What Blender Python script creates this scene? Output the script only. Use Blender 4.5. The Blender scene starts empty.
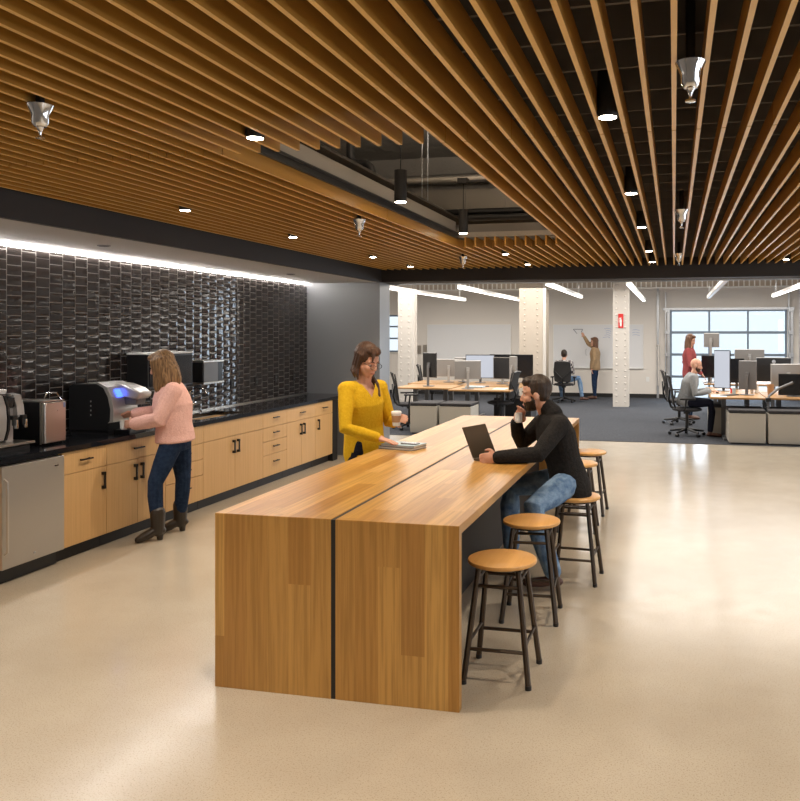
import bpy, math, random
from mathutils import Vector, Matrix
random.seed(7)
V = Vector
scn = bpy.context.scene
col = scn.collection
# ------------------------------------------------------------------ camera, world, exposure
PSI = math.atan(186/810)
cd = bpy.data.cameras.new('camera'); cam = bpy.data.objects.new('camera', cd); col.objects.link(cam)
cam.location = (0, 0, 1.8); cam.rotation_euler = (math.pi/2, 0, PSI)
cd.sensor_fit = 'HORIZONTAL'; cd.sensor_width = 36; cd.lens = 36*810/800
cd.shift_x = -0.11; cd.shift_y = -0.085; cd.clip_start = .05; cd.clip_end = 200
scn.camera = cam
scn.view_settings.view_transform = 'Standard'; scn.view_settings.look = 'None'
scn.view_settings.gamma = 1; scn.view_settings.use_curve_mapping = False
scn.view_settings.exposure = 1.13
w = bpy.data.worlds.new('world'); scn.world = w; w.use_nodes = True
bg = w.node_tree.nodes['Background']; bg.inputs[0].default_value = (.84, .92, 1, 1); bg.inputs[1].default_value = .62
WARM = (1.0, .84, .66)
def area(name, loc, rot, sx, sy, power, color, portal=False):
    l = bpy.data.lights.new(name, 'AREA'); l.shape = 'RECTANGLE'; l.size = sx; l.size_y = sy
    l.energy = power; l.color = color
    if portal: l.cycles.is_portal = True
    o = bpy.data.objects.new(name, l); o.location = loc; o.rotation_euler = rot; col.objects.link(o); return o
for yy in (-.6, 2.4, 5.4, 8.4):      # daylight through the windows of the right-hand wall
    area('window_daylight', (5.6, yy, 1.65), (0, math.pi/2, 0), 1.7, 1.9, 20, (.84, .91, 1))
area('plenum_uplight', (-1.5, 6.2, 3.42), (math.pi, 0, 0), .5, 3.5, 115, (1, .9, .78))  # added fill aimed upward, no fitting there; brightens the plenum
area('worktop_led_wash', (-5.19, 4.0, 2.518), (0, math.radians(-35), 0), .02, 14, 13, (1, .95, .90))
area('garage_door_daylight', (1.41, 22.85, 1.25), (-math.pi/2, 0, 0), 2.9, 2.3, 60, (.78, .88, 1))
for yy in (14.5, 19.0):               # office linear fixtures' throw
    area('office_fixture_light', (-4.6, yy, 2.9), (0, 0, 0), 6, 3.0, 115, (1, .93, .84))
    area('office_fixture_light', (1.6, yy, 2.9), (0, 0, 0), 5, 3.0, 95, (1, .93, .84))
DL_POWER = 34

# ------------------------------------------------------------------ materials
def mat(name, color, rough=.5, metal=0, spec=.5, emit=0, alpha=1):
    m = bpy.data.materials.new(name); m.use_nodes = True; b = m.node_tree.nodes['Principled BSDF']
    b.inputs['Base Color'].default_value = (*color, 1); b.inputs['Roughness'].default_value = rough
    b.inputs['Metallic'].default_value = metal; b.inputs['Specular IOR Level'].default_value = spec
    if emit: b.inputs['Emission Color'].default_value = (*color, 1); b.inputs['Emission Strength'].default_value = emit
    return m
class NT:
    def __init__(s, m): s.m = m; s.t = m.node_tree; s.b = s.t.nodes['Principled BSDF']
    def n(s, typ, **k):
        nd = s.t.nodes.new(typ)
        for a, v in k.items():
            if a.startswith('i_'): nd.inputs[int(a[2:])].default_value = v
            else: setattr(nd, a, v)
        return nd
    def l(s, a, b): s.t.links.new(a, b)
    def math(s, op, a, b=None, c=None):
        nd = s.n('ShaderNodeMath', operation=op)
        for i, x in enumerate((a, b, c)):
            if x is None: continue
            if isinstance(x, (int, float)): nd.inputs[i].default_value = x
            else: s.l(x, nd.inputs[i])
        return nd.outputs[0]
    def comb(s, x, y, z):
        nd = s.n('ShaderNodeCombineXYZ')
        for i, q in enumerate((x, y, z)):
            if isinstance(q, (int, float)): nd.inputs[i].default_value = q
            else: s.l(q, nd.inputs[i])
        return nd.outputs[0]
    def xyz(s):
        tc = s.n('ShaderNodeTexCoord'); sp = s.n('ShaderNodeSeparateXYZ'); s.l(tc.outputs['Object'], sp.inputs[0]); return tc.outputs['Object'], sp.outputs
    def noise(s, vec, scale, detail=2, rough=.5):
        nd = s.n('ShaderNodeTexNoise'); nd.inputs['Scale'].default_value = scale; nd.inputs['Detail'].default_value = detail; nd.inputs['Roughness'].default_value = rough
        s.l(vec, nd.inputs['Vector']); return nd.outputs[0]
    def ramp(s, f, stops):
        nd = s.n('ShaderNodeValToRGB'); e = nd.color_ramp.elements
        while len(e) < len(stops): e.new(.5)
        for q, (p, c) in zip(e, stops): q.position = p; q.color = (*c, 1)
        s.l(f, nd.inputs[0]); return nd.outputs[0]
    def mix(s, f, a, b, mode='MIX'):
        nd = s.n('ShaderNodeMix', data_type='RGBA', blend_type=mode)
        for i, x in ((0, f), (6, a), (7, b)):
            if isinstance(x, (int, float)): nd.inputs[i].default_value = x
            elif isinstance(x, tuple): nd.inputs[i].default_value = (*x, 1)
            else: s.l(x, nd.inputs[i])
        return nd.outputs[2]
    def bump(s, h, strength, dist=.01):
        nd = s.n('ShaderNodeBump'); nd.inputs['Strength'].default_value = strength; nd.inputs['Distance'].default_value = dist
        s.l(h, nd.inputs['Height']); s.l(nd.outputs[0], s.b.inputs['Normal'])
def plank_wood(name, tones, width, length, rough, grain_axis, across, spec=.5):
    """staves: across = axis index, along = sum of the other two axes (waterfall)"""
    m = mat(name, tones[0], rough, 0, spec); t = NT(m); vec, o = t.xyz()
    A = o[across]; L = o[grain_axis] if grain_axis != 9 else t.math('ADD', o[1], o[2])
    i = t.math('FLOOR', t.math('DIVIDE', A, width))
    wn = t.n('ShaderNodeTexWhiteNoise', noise_dimensions='1D'); t.l(i, wn.inputs['W'])
    j = t.math('FLOOR', t.math('ADD', t.math('DIVIDE', L, length), t.math('MULTIPLY', wn.outputs[0], 7.3)))
    wn2 = t.n('ShaderNodeTexWhiteNoise', noise_dimensions='2D'); t.l(t.comb(i, j, 0), wn2.inputs['Vector'])
    g = t.noise(t.comb(t.math('MULTIPLY', A, 55), t.math('MULTIPLY', L, 1.6), t.math('MULTIPLY', wn2.outputs[0], 40)), 1, 4, .6)
    g2 = t.noise(t.comb(t.math('MULTIPLY', A, 9), t.math('MULTIPLY', L, .9), t.math('MULTIPLY', wn2.outputs[0], 90)), 1, 2)
    c = t.ramp(wn2.outputs[0], [(0, tones[0]), (.35, tones[1]), (.7, tones[2]), (1, tones[3])])
    c = t.mix(t.math('MULTIPLY', g2, .35), c, tones[4], 'MIX')
    c = t.mix(t.ramp(g, [(.42, (0, 0, 0)), (.62, (.5, .5, .5))]), c, tuple(x*.55 for x in tones[0]), 'MIX')
    t.l(c, t.b.inputs['Base Color'])
    return m
def grain_wood(name, a, b, rough, across_scale, along, spec=.4):
    m = mat(name, a, rough, 0, spec); t = NT(m); vec, o = t.xyz()
    s = [across_scale]*3; s[along] = 1.2
    g = t.noise(t.comb(*[t.math('MULTIPLY', o[k], s[k]) for k in range(3)]), 1, 4, .6)
    oi = t.n('ShaderNodeObjectInfo')
    c = t.ramp(g, [(.3, a), (.72, b)])
    t.l(c, t.b.inputs['Base Color']); return m
M = {}
M['table'] = plank_wood('oak_butcher_block', [(.47,.235,.055), (.60,.345,.10), (.36,.165,.036), (.66,.395,.14), (.52,.275,.072)], .118, 1.25, .30, 9, 0, .32)
M['slat'] = grain_wood('slat_wood', (.32,.150,.022), (.41,.200,.034), .4, 18, 1, .4)  # slat sides: shade between the slats darkened into the colour
M['slat_edge'] = grain_wood('slat_edge_wood', (.62,.37,.115), (.70,.44,.155), .36, 18, 1, .5)  # same wood for the undersides, light from below put into its colour
M['cab'] = grain_wood('cabinet_oak', (.60,.365,.15), (.72,.46,.21), .42, 60, 2)
M['seat'] = grain_wood('stool_seat_wood', (.60,.31,.09), (.70,.39,.13), .35, 30, 1)
M['desk'] = grain_wood('desk_wood', (.42,.23,.09), (.50,.29,.125), .35, 30, 0)
m = M['floor'] = mat('polished_concrete', (.5,.42,.3), .2); t = NT(m); vec, o = t.xyz()
big = t.noise(vec, .55, 4, .6); sp_ = t.noise(vec, 140, 2, .7); md = t.noise(vec, 6, 3)
c = t.ramp(big, [(.3, (.40,.345,.27)), (.55, (.48,.425,.34)), (.75, (.54,.485,.40))])
c = t.mix(t.ramp(sp_, [(.36, (.55,.55,.55)), (.44, (0,0,0))]), c, (.20,.155,.10))
t.l(c, t.b.inputs['Base Color']); t.l(t.math('ADD', t.math('MULTIPLY', md, .14), .13), t.b.inputs['Roughness'])
m = M['carpet'] = mat('carpet', (.07,.075,.085), .95, 0, .1); t = NT(m); vec, o = t.xyz()
t.l(t.ramp(t.noise(vec, 40, 3), [(.3, (.045,.05,.06)), (.7, (.095,.10,.115))]), t.b.inputs['Base Color']); t.bump(t.noise(vec, 200, 1), .4)
m = M['tile'] = mat('glazed_brown_tile', (.034,.028,.026), .065, 0, .7); t = NT(m); vec, o = t.xyz()
t.bump(t.noise(t.comb(o[0], t.math('MULTIPLY', o[1], 7), t.math('MULTIPLY', o[2], 22)), 1, 2), .3, .006)
M['grout'] = mat('grout', (.34,.32,.30), .85)
M['black'] = mat('matt_black', (.012,.011,.011), .55)
M['deck'] = mat('plenum_dark', (.05,.045,.04), .9, 0, .1)
M['board'] = mat('dark_felt_board', (.16,.145,.13), .9, 0, .15)
M['soffit'] = mat('dark_brown_paint', (.017,.013,.012), .6)
M['soffit_under'] = mat('soffit_grey_paint', (.38,.36,.35), .5)
M['graywall'] = mat('charcoal_wall_paint', (.19,.195,.205), .35)
M['white'] = mat('white_wall_paint', (.80,.755,.70), .7)
M['shell'] = mat('grey_wall_paint', (.30,.28,.26), .7)
M['white2'] = mat('white_column_paint', (.64,.61,.57), .5)
M['cream'] = mat('cream_column_paint', (.50,.44,.37), .5)
M['board_white'] = mat('whiteboard', (.82,.83,.85), .18)
M['counter'] = mat('black_stone', (.012,.013,.016), .09, 0, .6)
M['steel'] = mat('brushed_steel', (.62,.59,.54), .28, 1)
m = M['fridge'] = mat('fridge_steel', (.50,.47,.43), .33, .75)
M['chrome'] = mat('chrome', (.8,.8,.8), .08, 1)
M['blackmetal'] = mat('black_metal', (.02,.018,.017), .4, .3)
m = M['stoolmetal'] = mat('raw_bronze_steel', (.085,.065,.05), .33, .8)
M['plastic'] = mat('black_plastic', (.013,.013,.014), .35)
M['greyplastic'] = mat('grey_plastic', (.13,.13,.135), .4)
M['silver'] = mat('silver_plastic', (.48,.47,.46), .3, .5)
M['ped'] = mat('pedestal_grey_beige', (.56,.53,.47), .4)
M['cushion'] = mat('dark_cushion', (.035,.033,.036), .85)
M['mesh'] = mat('chair_mesh', (.03,.028,.028), .8)
M['screen_dark'] = mat('screen_dark', (.012,.013,.016), .15)
M['screen_on'] = mat('screen_lit', (.60,.64,.72), .3, 0, .5, .40); M['screen_on'].node_tree.nodes['Principled BSDF'].inputs['Base Color'].default_value = (.05,.05,.06,1)
M['monsilver'] = mat('monitor_silver', (.30,.29,.28), .35, .3)
M['lcd'] = mat('blue_display', (.04,.10,.9), .3, 0, .5, 2.2)
M['lens'] = mat('lamp_lens', (1,.88,.70), .4, 0, .5, 22)
M['led'] = mat('led_strip', (1,.95,.90), .4, 0, .5, 16)
M['tubewhite'] = mat('lit_diffuser', (1,.96,.90), .4, 0, .5, 2.2)
M['alu'] = mat('aluminium', (.55,.57,.60), .35, .8)
M['winframe'] = mat('door_frame_grey', (.20,.25,.31), .4, .4)
M['duct'] = mat('duct_grey', (.30,.27,.23), .5, .4)
M['insul'] = mat('insulation', (.33,.29,.24), .8)
t = NT(M['insul']); vec, o = t.xyz(); t.bump(t.noise(vec, 7, 4), .8, .05)
M['red'] = mat('sign_red', (.65,.03,.03), .4)
M['signwhite'] = mat('sign_white', (.85,.85,.83), .4)
M['ink'] = mat('marker_ink', (.05,.06,.10), .5)
M['inkblue'] = mat('blue_marker_ink', (.25,.35,.60), .5)
M['paper'] = mat('white_paper', (.80,.80,.78), .6)
M['kraft'] = mat('kraft_sleeve', (.42,.24,.12), .8)
M['greybook'] = mat('grey_cover', (.42,.44,.45), .5)
M['bluebook'] = mat('pale_blue_cover', (.45,.58,.66), .5)
M['laptop'] = mat('brown_grey_laptop', (.115,.085,.055), .35, .5)
def fabric(name, a, b, sc=60, bump=.3):
    m = mat(name, a, .9, 0, .15); t = NT(m); vec, o = t.xyz()
    t.l(t.ramp(t.noise(vec, sc, 3), [(.35, a), (.65, b)]), t.b.inputs['Base Color'])
    fold = t.noise(vec, 9, 2)
    t.bump(t.math('ADD', t.noise(vec, 120, 1), t.math('MULTIPLY', fold, 2)), bump, .012); return m
M['yellow'] = fabric('mustard_knit', (.60,.36,.012), (.66,.41,.02))
M['pink'] = fabric('fluffy_pink_knit', (.78,.45,.39), (.88,.55,.48), 90, .5)
M['jeans'] = fabric('blue_denim', (.10,.18,.32), (.24,.36,.52), 18)
M['darkjeans'] = fabric('dark_denim', (.012,.024,.058), (.022,.042,.09), 30)
M['navy'] = fabric('navy_trousers', (.008,.009,.018), (.014,.015,.028))
M['jacket'] = fabric('black_fleece', (.016,.015,.015), (.026,.024,.023))
M['tan'] = fabric('tan_cardigan', (.34,.23,.13), (.42,.29,.17))
M['maroon'] = fabric('dusty_red_jumper', (.28,.06,.065), (.36,.09,.09))
M['greyhood'] = fabric('grey_hoodie', (.22,.23,.24), (.32,.33,.34))
m = M['plaid'] = mat('plaid_shirt', (.3,.3,.3), .9); t = NT(m); vec, o = t.xyz()
ch = t.n('ShaderNodeTexChecker'); ch.inputs['Scale'].default_value = 16; t.l(vec, ch.inputs['Vector'])
ch.inputs[1].default_value = (.50,.47,.45,1); ch.inputs[2].default_value = (.06,.05,.06,1); t.l(ch.outputs[0], t.b.inputs['Base Color'])
M['skin'] = mat('skin', (.62,.34,.24), .5, 0, .4)
M['skin'].node_tree.nodes['Principled BSDF'].inputs['Subsurface Weight'].default_value = .08
def hairm(name, a, b):
    m = mat(name, a, .45, 0, .4); t = NT(m); vec, o = t.xyz()
    g = t.noise(t.comb(t.math('MULTIPLY', o[0], 90), t.math('MULTIPLY', o[1], 90), t.math('MULTIPLY', o[2], 8)), 1, 3)
    t.l(t.ramp(g, [(.35, a), (.68, b)]), t.b.inputs['Base Color']); t.bump(g, .6, .01); return m
M['hair_brown'] = hairm('brown_hair', (.035,.016,.009), (.09,.042,.02))
M['hair_blond'] = hairm('dark_blond_hair', (.10,.05,.02), (.36,.21,.09))
M['hair_dark'] = hairm('dark_hair', (.018,.011,.008), (.05,.03,.018))
M['hair_long'] = hairm('chestnut_hair', (.08,.035,.018), (.19,.09,.045))
M['boot'] = mat('olive_brown_leather', (.030,.022,.016), .4)
M['shoe'] = mat('brown_leather', (.10,.045,.03), .45)
M['eyew'] = mat('eye_white', (.75,.72,.68), .2); M['iris'] = mat('iris', (.03,.02,.015), .1)
M['lip'] = mat('lip', (.5,.17,.14), .4)
g = bpy.data.materials.new('window_glass'); g.use_nodes = True; nt = g.node_tree; nt.nodes.clear()
out = nt.nodes.new('ShaderNodeOutputMaterial'); mx = nt.nodes.new('ShaderNodeMixShader'); tr = nt.nodes.new('ShaderNodeBsdfTransparent'); gl = nt.nodes.new('ShaderNodeBsdfGlossy')
gl.inputs['Roughness'].default_value = .02; tr.inputs[0].default_value = (.93,.96,.98,1); mx.inputs[0].default_value = .06
nt.links.new(tr.outputs[0], mx.inputs[1]); nt.links.new(gl.outputs[0], mx.inputs[2]); nt.links.new(mx.outputs[0], out.inputs[0]); M['glass'] = g

# ------------------------------------------------------------------ mesh helpers
def perp(d):
    d = d.normalized(); a = V((0,0,1)) if abs(d.z) < .9 else V((1,0,0))
    x = d.cross(a).normalized(); return x, d.cross(x).normalized()
class MB:
    def __init__(s): s.v = []; s.f = []; s.smooth = False
    def add(s, vs, fs):
        n = len(s.v); s.v += [tuple(p) for p in vs]; s.f += [tuple(i+n for i in f) for f in fs]; return s
    def box(s, x0, x1, y0, y1, z0, z1, R=None, c=None):
        vs = [V((x, y, z)) for z in (z0, z1) for y in (y0, y1) for x in (x0, x1)]
        if R is not None:
            c = V(c) if c is not None else V((0,0,0)); vs = [R @ (p) + c for p in vs]
        return s.add(vs, [(0,2,3,1), (4,5,7,6), (0,1,5,4), (2,6,7,3), (0,4,6,2), (1,3,7,5)])
    def loft(s, rings, n=16):
        """rings: (centre, ax, ay) vectors; closed with flat-ish poles"""
        vs = []; fs = []
        for c, a, b in rings:
            for k in range(n):
                t = 2*math.pi*k/n; vs.append(V(c)+a*math.cos(t)+b*math.sin(t))
        m = len(rings)
        for i in range(m-1):
            for k in range(n):
                k2 = (k+1) % n; fs.append((i*n+k, i*n+k2, (i+1)*n+k2, (i+1)*n+k))
        vs += [V(rings[0][0]), V(rings[-1][0])]; p, q = m*n, m*n+1
        for k in range(n):
            k2 = (k+1) % n; fs.append((p, k2, k)); fs.append((q, (m-1)*n+k, (m-1)*n+k2))
        return s.add(vs, fs)
    def tube(s, pts, rad, n=12, caps=False, flat=1, ref=None):
        pts = [V(p) for p in pts]
        if isinstance(rad, (int, float)): rad = [rad]*len(pts)
        rings = []; px = None
        for i, p in enumerate(pts):
            d = (pts[min(i+1, len(pts)-1)] - pts[max(i-1, 0)])
            if d.length < 1e-6: d = V((0,0,1))
            d.normalize()
            if px is None:
                px = (V(ref) - d*d.dot(V(ref))).normalized() if ref is not None else perp(d)[0]
            else: px = (px - d*d.dot(px)).normalized()
            rings.append([p, px, d.cross(px), rad[i], d])
        R = []
        if caps:
            p, x, y, r, d = rings[0]
            for a in (80, 55, 28): R.append((p-d*r*math.sin(math.radians(a)), x*r*math.cos(math.radians(a)), y*r*flat*math.cos(math.radians(a))))
        for p, x, y, r, d in rings: R.append((p, x*r, y*r*flat))
        if caps:
            p, x, y, r, d = rings[-1]
            for a in (28, 55, 80): R.append((p+d*r*math.sin(math.radians(a)), x*r*math.cos(math.radians(a)), y*r*flat*math.cos(math.radians(a))))
        return s.loft(R, n)
    def cyl(s, x, y, z0, z1, r0, r1=None, n=24):
        r1 = r0 if r1 is None else r1
        return s.loft([(V((x,y,z0)), V((r0,0,0)), V((0,r0,0))), (V((x,y,z1)), V((r1,0,0)), V((0,r1,0)))], n)
    def lathe(s, x, y, prof, n=28):
        return s.loft([(V((x,y,z)), V((r,0,0)), V((0,r,0))) for r, z in prof], n)
    def ell(s, c, r, ax=None, n=16):
        c = V(c); X, Y, Z = ax if ax else (V((1,0,0)), V((0,1,0)), V((0,0,1)))
        R = []
        for i in range(1, 10):
            t = math.pi*i/10; R.append((c-Z*r[2]*math.cos(t), X*r[0]*math.sin(t), Y*r[1]*math.sin(t)))
        n0 = len(s.v); s.loft(R, n)
        s.v[-2] = tuple(c-Z*r[2]); s.v[-1] = tuple(c+Z*r[2]); return s
    def prism(s, prof, axis, a, b):
        """profile of 2-D points extruded along an axis (0,1,2)"""
        n = len(prof); vs = []
        for q in (a, b):
            for u, w_ in prof:
                vs.append((q, u, w_) if axis == 0 else ((u, q, w_) if axis == 1 else (u, w_, q)))
        fs = [tuple(range(n))[::-1], tuple(range(n, 2*n))] + [(k, (k+1) % n, n+(k+1) % n, n+k) for k in range(n)]
        return s.add(vs, fs)
    def mesh(s, name):
        me = bpy.data.meshes.new(name); me.from_pydata(s.v, [], s.f); me.validate(); 
        return me
def fixn(me):
    import bmesh
    b = bmesh.new(); b.from_mesh(me); bmesh.ops.recalc_face_normals(b, faces=b.faces); b.to_mesh(me); b.free()
def link(name, me, m, parent=None, smooth=False, bevel=0):
    o = bpy.data.objects.new(name, me); col.objects.link(o)
    for k in (m if isinstance(m, (list, tuple)) else [m]): me.materials.append(k)
    if parent: o.parent = parent
    if smooth:
        for p in me.polygons: p.use_smooth = True
        try: me.set_sharp_from_angle(angle=math.radians(40))
        except Exception: pass
    if bevel:
        b = o.modifiers.new('bevel', 'BEVEL'); b.width = bevel; b.segments = 2; b.limit_method = 'ANGLE'; b.angle_limit = math.radians(40)
    return o
def build(mb, name, m, parent=None, smooth=True, bevel=0):
    me = mb.mesh(name); fixn(me); return link(name, me, m, parent, smooth, bevel)
def tag(o, label=None, cat=None, group=None, kind=None):
    if label: o['label'] = label
    if cat: o['category'] = cat
    if group: o['group'] = group
    if kind: o['kind'] = kind
    return o
def thing(name, label, cat, loc=(0,0,0), rz=0, group=None):
    o = bpy.data.objects.new(name, None); col.objects.link(o); o.location = loc; o.rotation_euler = (0,0,rz); o.empty_display_size = .1
    return tag(o, label, cat, group)
def struct(mb, name, m, smooth=False, bevel=0, parent=None):
    o = build(mb, name, m, parent, smooth, bevel)
    if not parent: o['kind'] = 'structure'
    return o
def dup(o, loc=None, rz=None, label=None, parent=None):
    c = o.copy(); col.objects.link(c)
    if parent: c.parent = parent
    if loc: c.location = loc
    if rz is not None: c.rotation_euler = (0,0,rz)
    if label: c['label'] = label
    for ch in list(o.children): dup(ch, parent=c)
    return c
def organic(prims, name, m, parent, voxel=.006, it=4, local=None):
    """union the closed shapes of an MB into one continuous skin"""
    me = prims.mesh(name); fixn(me)
    o = bpy.data.objects.new('tmp', me); col.objects.link(o)
    r = o.modifiers.new('r', 'REMESH'); r.mode = 'VOXEL'; r.voxel_size = voxel; r.use_smooth_shade = True
    sm = o.modifiers.new('s', 'SMOOTH'); sm.factor = .5; sm.iterations = it
    dg = bpy.context.evaluated_depsgraph_get(); dg.update()
    me2 = bpy.data.meshes.new_from_object(o.evaluated_get(dg)); me2.name = name
    bpy.data.objects.remove(o)
    if local is not None: me2.transform(Matrix.Translation(-V(local)))
    me2.materials.clear()
    ob = link(name, me2, m, parent)
    for p in me2.polygons: p.use_smooth = True
    return ob

# ------------------------------------------------------------------ the setting
CZ = 2.70; PIT = .1066; YH = 11.1; XW = -5.3; SZ = 2.53; BY = 22.7
struct(MB().box(-9.5, 5.6, -3, 13.55, -.1, 0), 'floor', M['floor'])
struct(MB().box(-9.5, 5.6, 13.5, BY+.1, -.1, .006), 'floor_carpet', M['carpet'])
# kitchen wall and its tiles
wl = struct(MB().box(XW-.2, XW-.0035, -3, YH+.0, 0, 3.0), 'wall_left', M['grout'])
tb = MB(); TW, TH = .1555, .083
rnd = random.Random(3)
for i in range(-3, 46):
    y0 = 4.0+i*TW; off = (i % 2)*TH/2
    if y0 > YH: break
    z = .86-off
    while z < SZ-.005:
        z1 = min(z+TH, SZ); zz = max(z, .86); y1 = min(y0+TW, YH)
        if z1-zz > .01:
            g_ = .0036; tz = rnd.uniform(-.0016, .0016); ty = rnd.uniform(-.0004, .0004); a = [XW-tz-ty, XW-tz+ty, XW+tz+ty, XW+tz-ty]
            e = .005
            N_ = 6; bul = .0012+rnd.uniform(-.0004, .0006); n0 = len(tb.v); vs = []; fs = []
            ya, yb, za, zb = y0+g_, y1-g_, zz+g_, z1-g_
            for j in range(N_+1):
                for i_ in range(N_+1):
                    u, v = i_/N_*2-1, j/N_*2-1
                    edge = abs(u) > .99 or abs(v) > .99
                    x_ = XW + bul*((1-u*u)*.35+.65)*(1-v*v) + tz*v*.6 + ty*u*2
                    vs.append((x_-(.0012 if edge else 0), ya+(yb-ya)*(u+1)/2, za+(zb-za)*(v+1)/2))
            for j in range(N_):
                for i_ in range(N_):
                    q = j*(N_+1)+i_; fs.append((q, q+1, q+N_+2, q+N_+1))
            m0 = len(vs); vs += [(XW-.004, ya, za), (XW-.004, yb, za), (XW-.004, yb, zb), (XW-.004, ya, zb)]
            cs = [0, N_, (N_+1)**2-1, N_*(N_+1)]
            tb.add(vs, fs+[(m0, m0+1, m0+2, m0+3)])
        z = z1 if z1 > z else z+TH
struct(tb, 'wall_left_tiles', M['tile'], smooth=True)
# charcoal end wall and fin, header beam, soffit
struct(MB().box(XW-.2, -4.16, YH, YH+.42, 0, 3.0), 'wall_end', M['graywall'])
struct(MB().box(-9.5, XW-.2, YH, YH+.2, 0, 4.2), 'wall_partition', M['white'])
struct(MB().box(-4.66, -4.14, YH-.015, YH, 0, .10).box(-4.16, -4.145, YH-.015, YH+.42, 0, .10), 'baseboard_end', M['black'])
struct(MB().box(-4.16, 5.6, YH, YH+.42, SZ, 3.2), 'trim_header', M['soffit'])
struct(MB().box(-4.16, 5.6, YH+.42, YH+.44, SZ-.02, SZ+.06), 'trim_header_edge', M['alu'])
struct(MB().box(-4.18, -4.13, -3, YH, SZ-.002, 3.0), 'trim_soffit', M['soffit'])
struct(MB().box(XW, -4.18, -3, YH, SZ, SZ+.03), 'ceiling_soffit', M['soffit_under'])
struct(MB().box(XW+.006, XW+.03, -3, YH-.03, SZ-.026, SZ-.002), 'trim_led', M['led'])
for xx, yy in ((-4.66, 5.9), (-4.66, 9.3)):
    v_ = thing('soffit_vent', 'small dark round vent in the grey soffit, %s one' % ('nearer' if yy < 7 else 'farther'), 'vent', (xx, yy, SZ-.008))
    build(MB().lathe(0, 0, [(.01, 0), (.05, 0), (.055, .008), (.01, .008)]), 'rim', M['greyplastic'], v_); build(MB().lathe(0, 0, [(.01, -.001), (.04, -.001), (.04, .004), (.01, .004)]), 'grille', M['black'], v_)
# slatted ceiling
OX0, OX1, OY0, OY1 = -2.20, -1.10, 3.70, 8.22
joints = [-2.9, -1.14, 1.28, 3.70, 6.12, 8.54, YH-.02]
sl = MB()
for n in range(-38, 49):
    X = n*PIT
    if X > 5.5: break
    dep = .10
    for a, b in zip(joints[:-1], joints[1:]):
        segs = [(a+.004, b-.004)]
        inside = OX0+.04 < X < OX1
        if inside:
            segs = []
            if a < OY0: segs = [(a+.004, min(b-.004, OY0))]
            elif b > OY1: segs = [(max(a+.004, OY1), b-.004)]
        for q0, q1 in segs:
            sl.box(X-.009, X+.009, q0, q1, CZ, CZ+dep)
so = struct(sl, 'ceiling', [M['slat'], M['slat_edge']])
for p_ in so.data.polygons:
    if p_.normal.z < -.9: p_.material_index = 1  # downward faces get the painted-in lit tone
bd = MB(); y = 3.70-.305*22
while y < YH:
    if y > -3:
        if OY0-.05 < y < OY1+.05:
            bd.box(-4.13, OX0-.06, y, y+.016, CZ+.10, CZ+.24).box(OX1+.03, 5.6, y, y+.016, CZ+.10, CZ+.24)
        else: bd.box(-4.13, 5.6, y, y+.016, CZ+.10, CZ+.24)
    y += .305
struct(bd, 'ceiling_baffles', M['board'])
struct(MB().box(-4.13, OX0-.02, -3, YH, 3.0, 3.02).box(OX1+.02, 5.6, -3, YH, 3.0, 3.02).box(OX0-.02, OX1+.02, -3, OY0-.02, 3.0, 3.02).box(OX0-.02, OX1+.02, OY1+.25, YH, 3.0, 3.02), 'ceiling_plenum_deck', M['deck'])
# edge channel round the light well
struct(MB().box(OX0-.03, OX0-.01, OY0, OY1, CZ+.085, CZ+.15).box(OX0-.012, OX0+.0, OY0, OY1, CZ+.13, CZ+.14), 'trim_well_channel', M['blackmetal'])
struct(MB().box(OX0-.05, OX0-.035, OY0, OY1, CZ+.15, 2.96).box(OX0-.03, OX0-.015, OY0, OY1, CZ+.150, CZ+.158), 'trim_well_bulkhead', M['duct'])
struct(MB().box(OX0-.01, OX1+.02, OY1, OY1+.03, CZ+.10, CZ+.15), 'trim_well_end', M['duct'])
# plenum shell
struct(MB().box(-5.5, 5.6, -3, YH+.4, 4.25, 4.3), 'ceiling_slab', M['insul'])
struct(MB().box(-4.6, 2, 10.9, 11.0, 3.02, 4.25).box(-4.6, -4.5, -3, YH, 3.02, 4.25), 'wall_plenum', M['insul'])
# shell behind and beside the viewer
struct(MB().box(-5.5, 5.7, -3.2, -3, 0, 4.3), 'wall_back', M['shell'])
wr = MB(); edges = [-3, -1.55, .35, 1.45, 3.35, 4.45, 6.35, 7.45, 9.35, BY+.2]
for k in range(0, 9, 2): wr.box(5.6, 5.8, edges[k], edges[k+1], 0, 4.3)
for k in range(1, 8, 2): wr.box(5.6, 5.8, edges[k], edges[k+1], 0, .8).box(5.6, 5.8, edges[k], edges[k+1], 2.5, 4.3)
struct(wr, 'wall_right', M['shell'])
for i, k in enumerate(range(1, 8, 2)):
    a, b = edges[k], edges[k+1]; f = MB()
    for yy in (a, (a+b)/2-.02, b-.04): f.box(5.66, 5.72, yy, yy+.04, .8, 2.5)
    for zz in (.8, 1.63, 2.46): f.box(5.66, 5.72, a, b, zz, zz+.04)
    wo = struct(f, 'window_%d' % (i+3), M['winframe']); build(MB().box(5.685, 5.69, a, b, .8, 2.5), 'pane', M['glass'], wo, False)
# office shell
struct(MB().box(-9.7, 5.8, YH+.4, BY+.2, 4.3, 4.4), 'ceiling_office', M['white'])
struct(MB().box(-9.7, -9.5, YH, BY+.2, 0, 4.3), 'wall_office_left', M['white'])
wb_ = MB()
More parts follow.
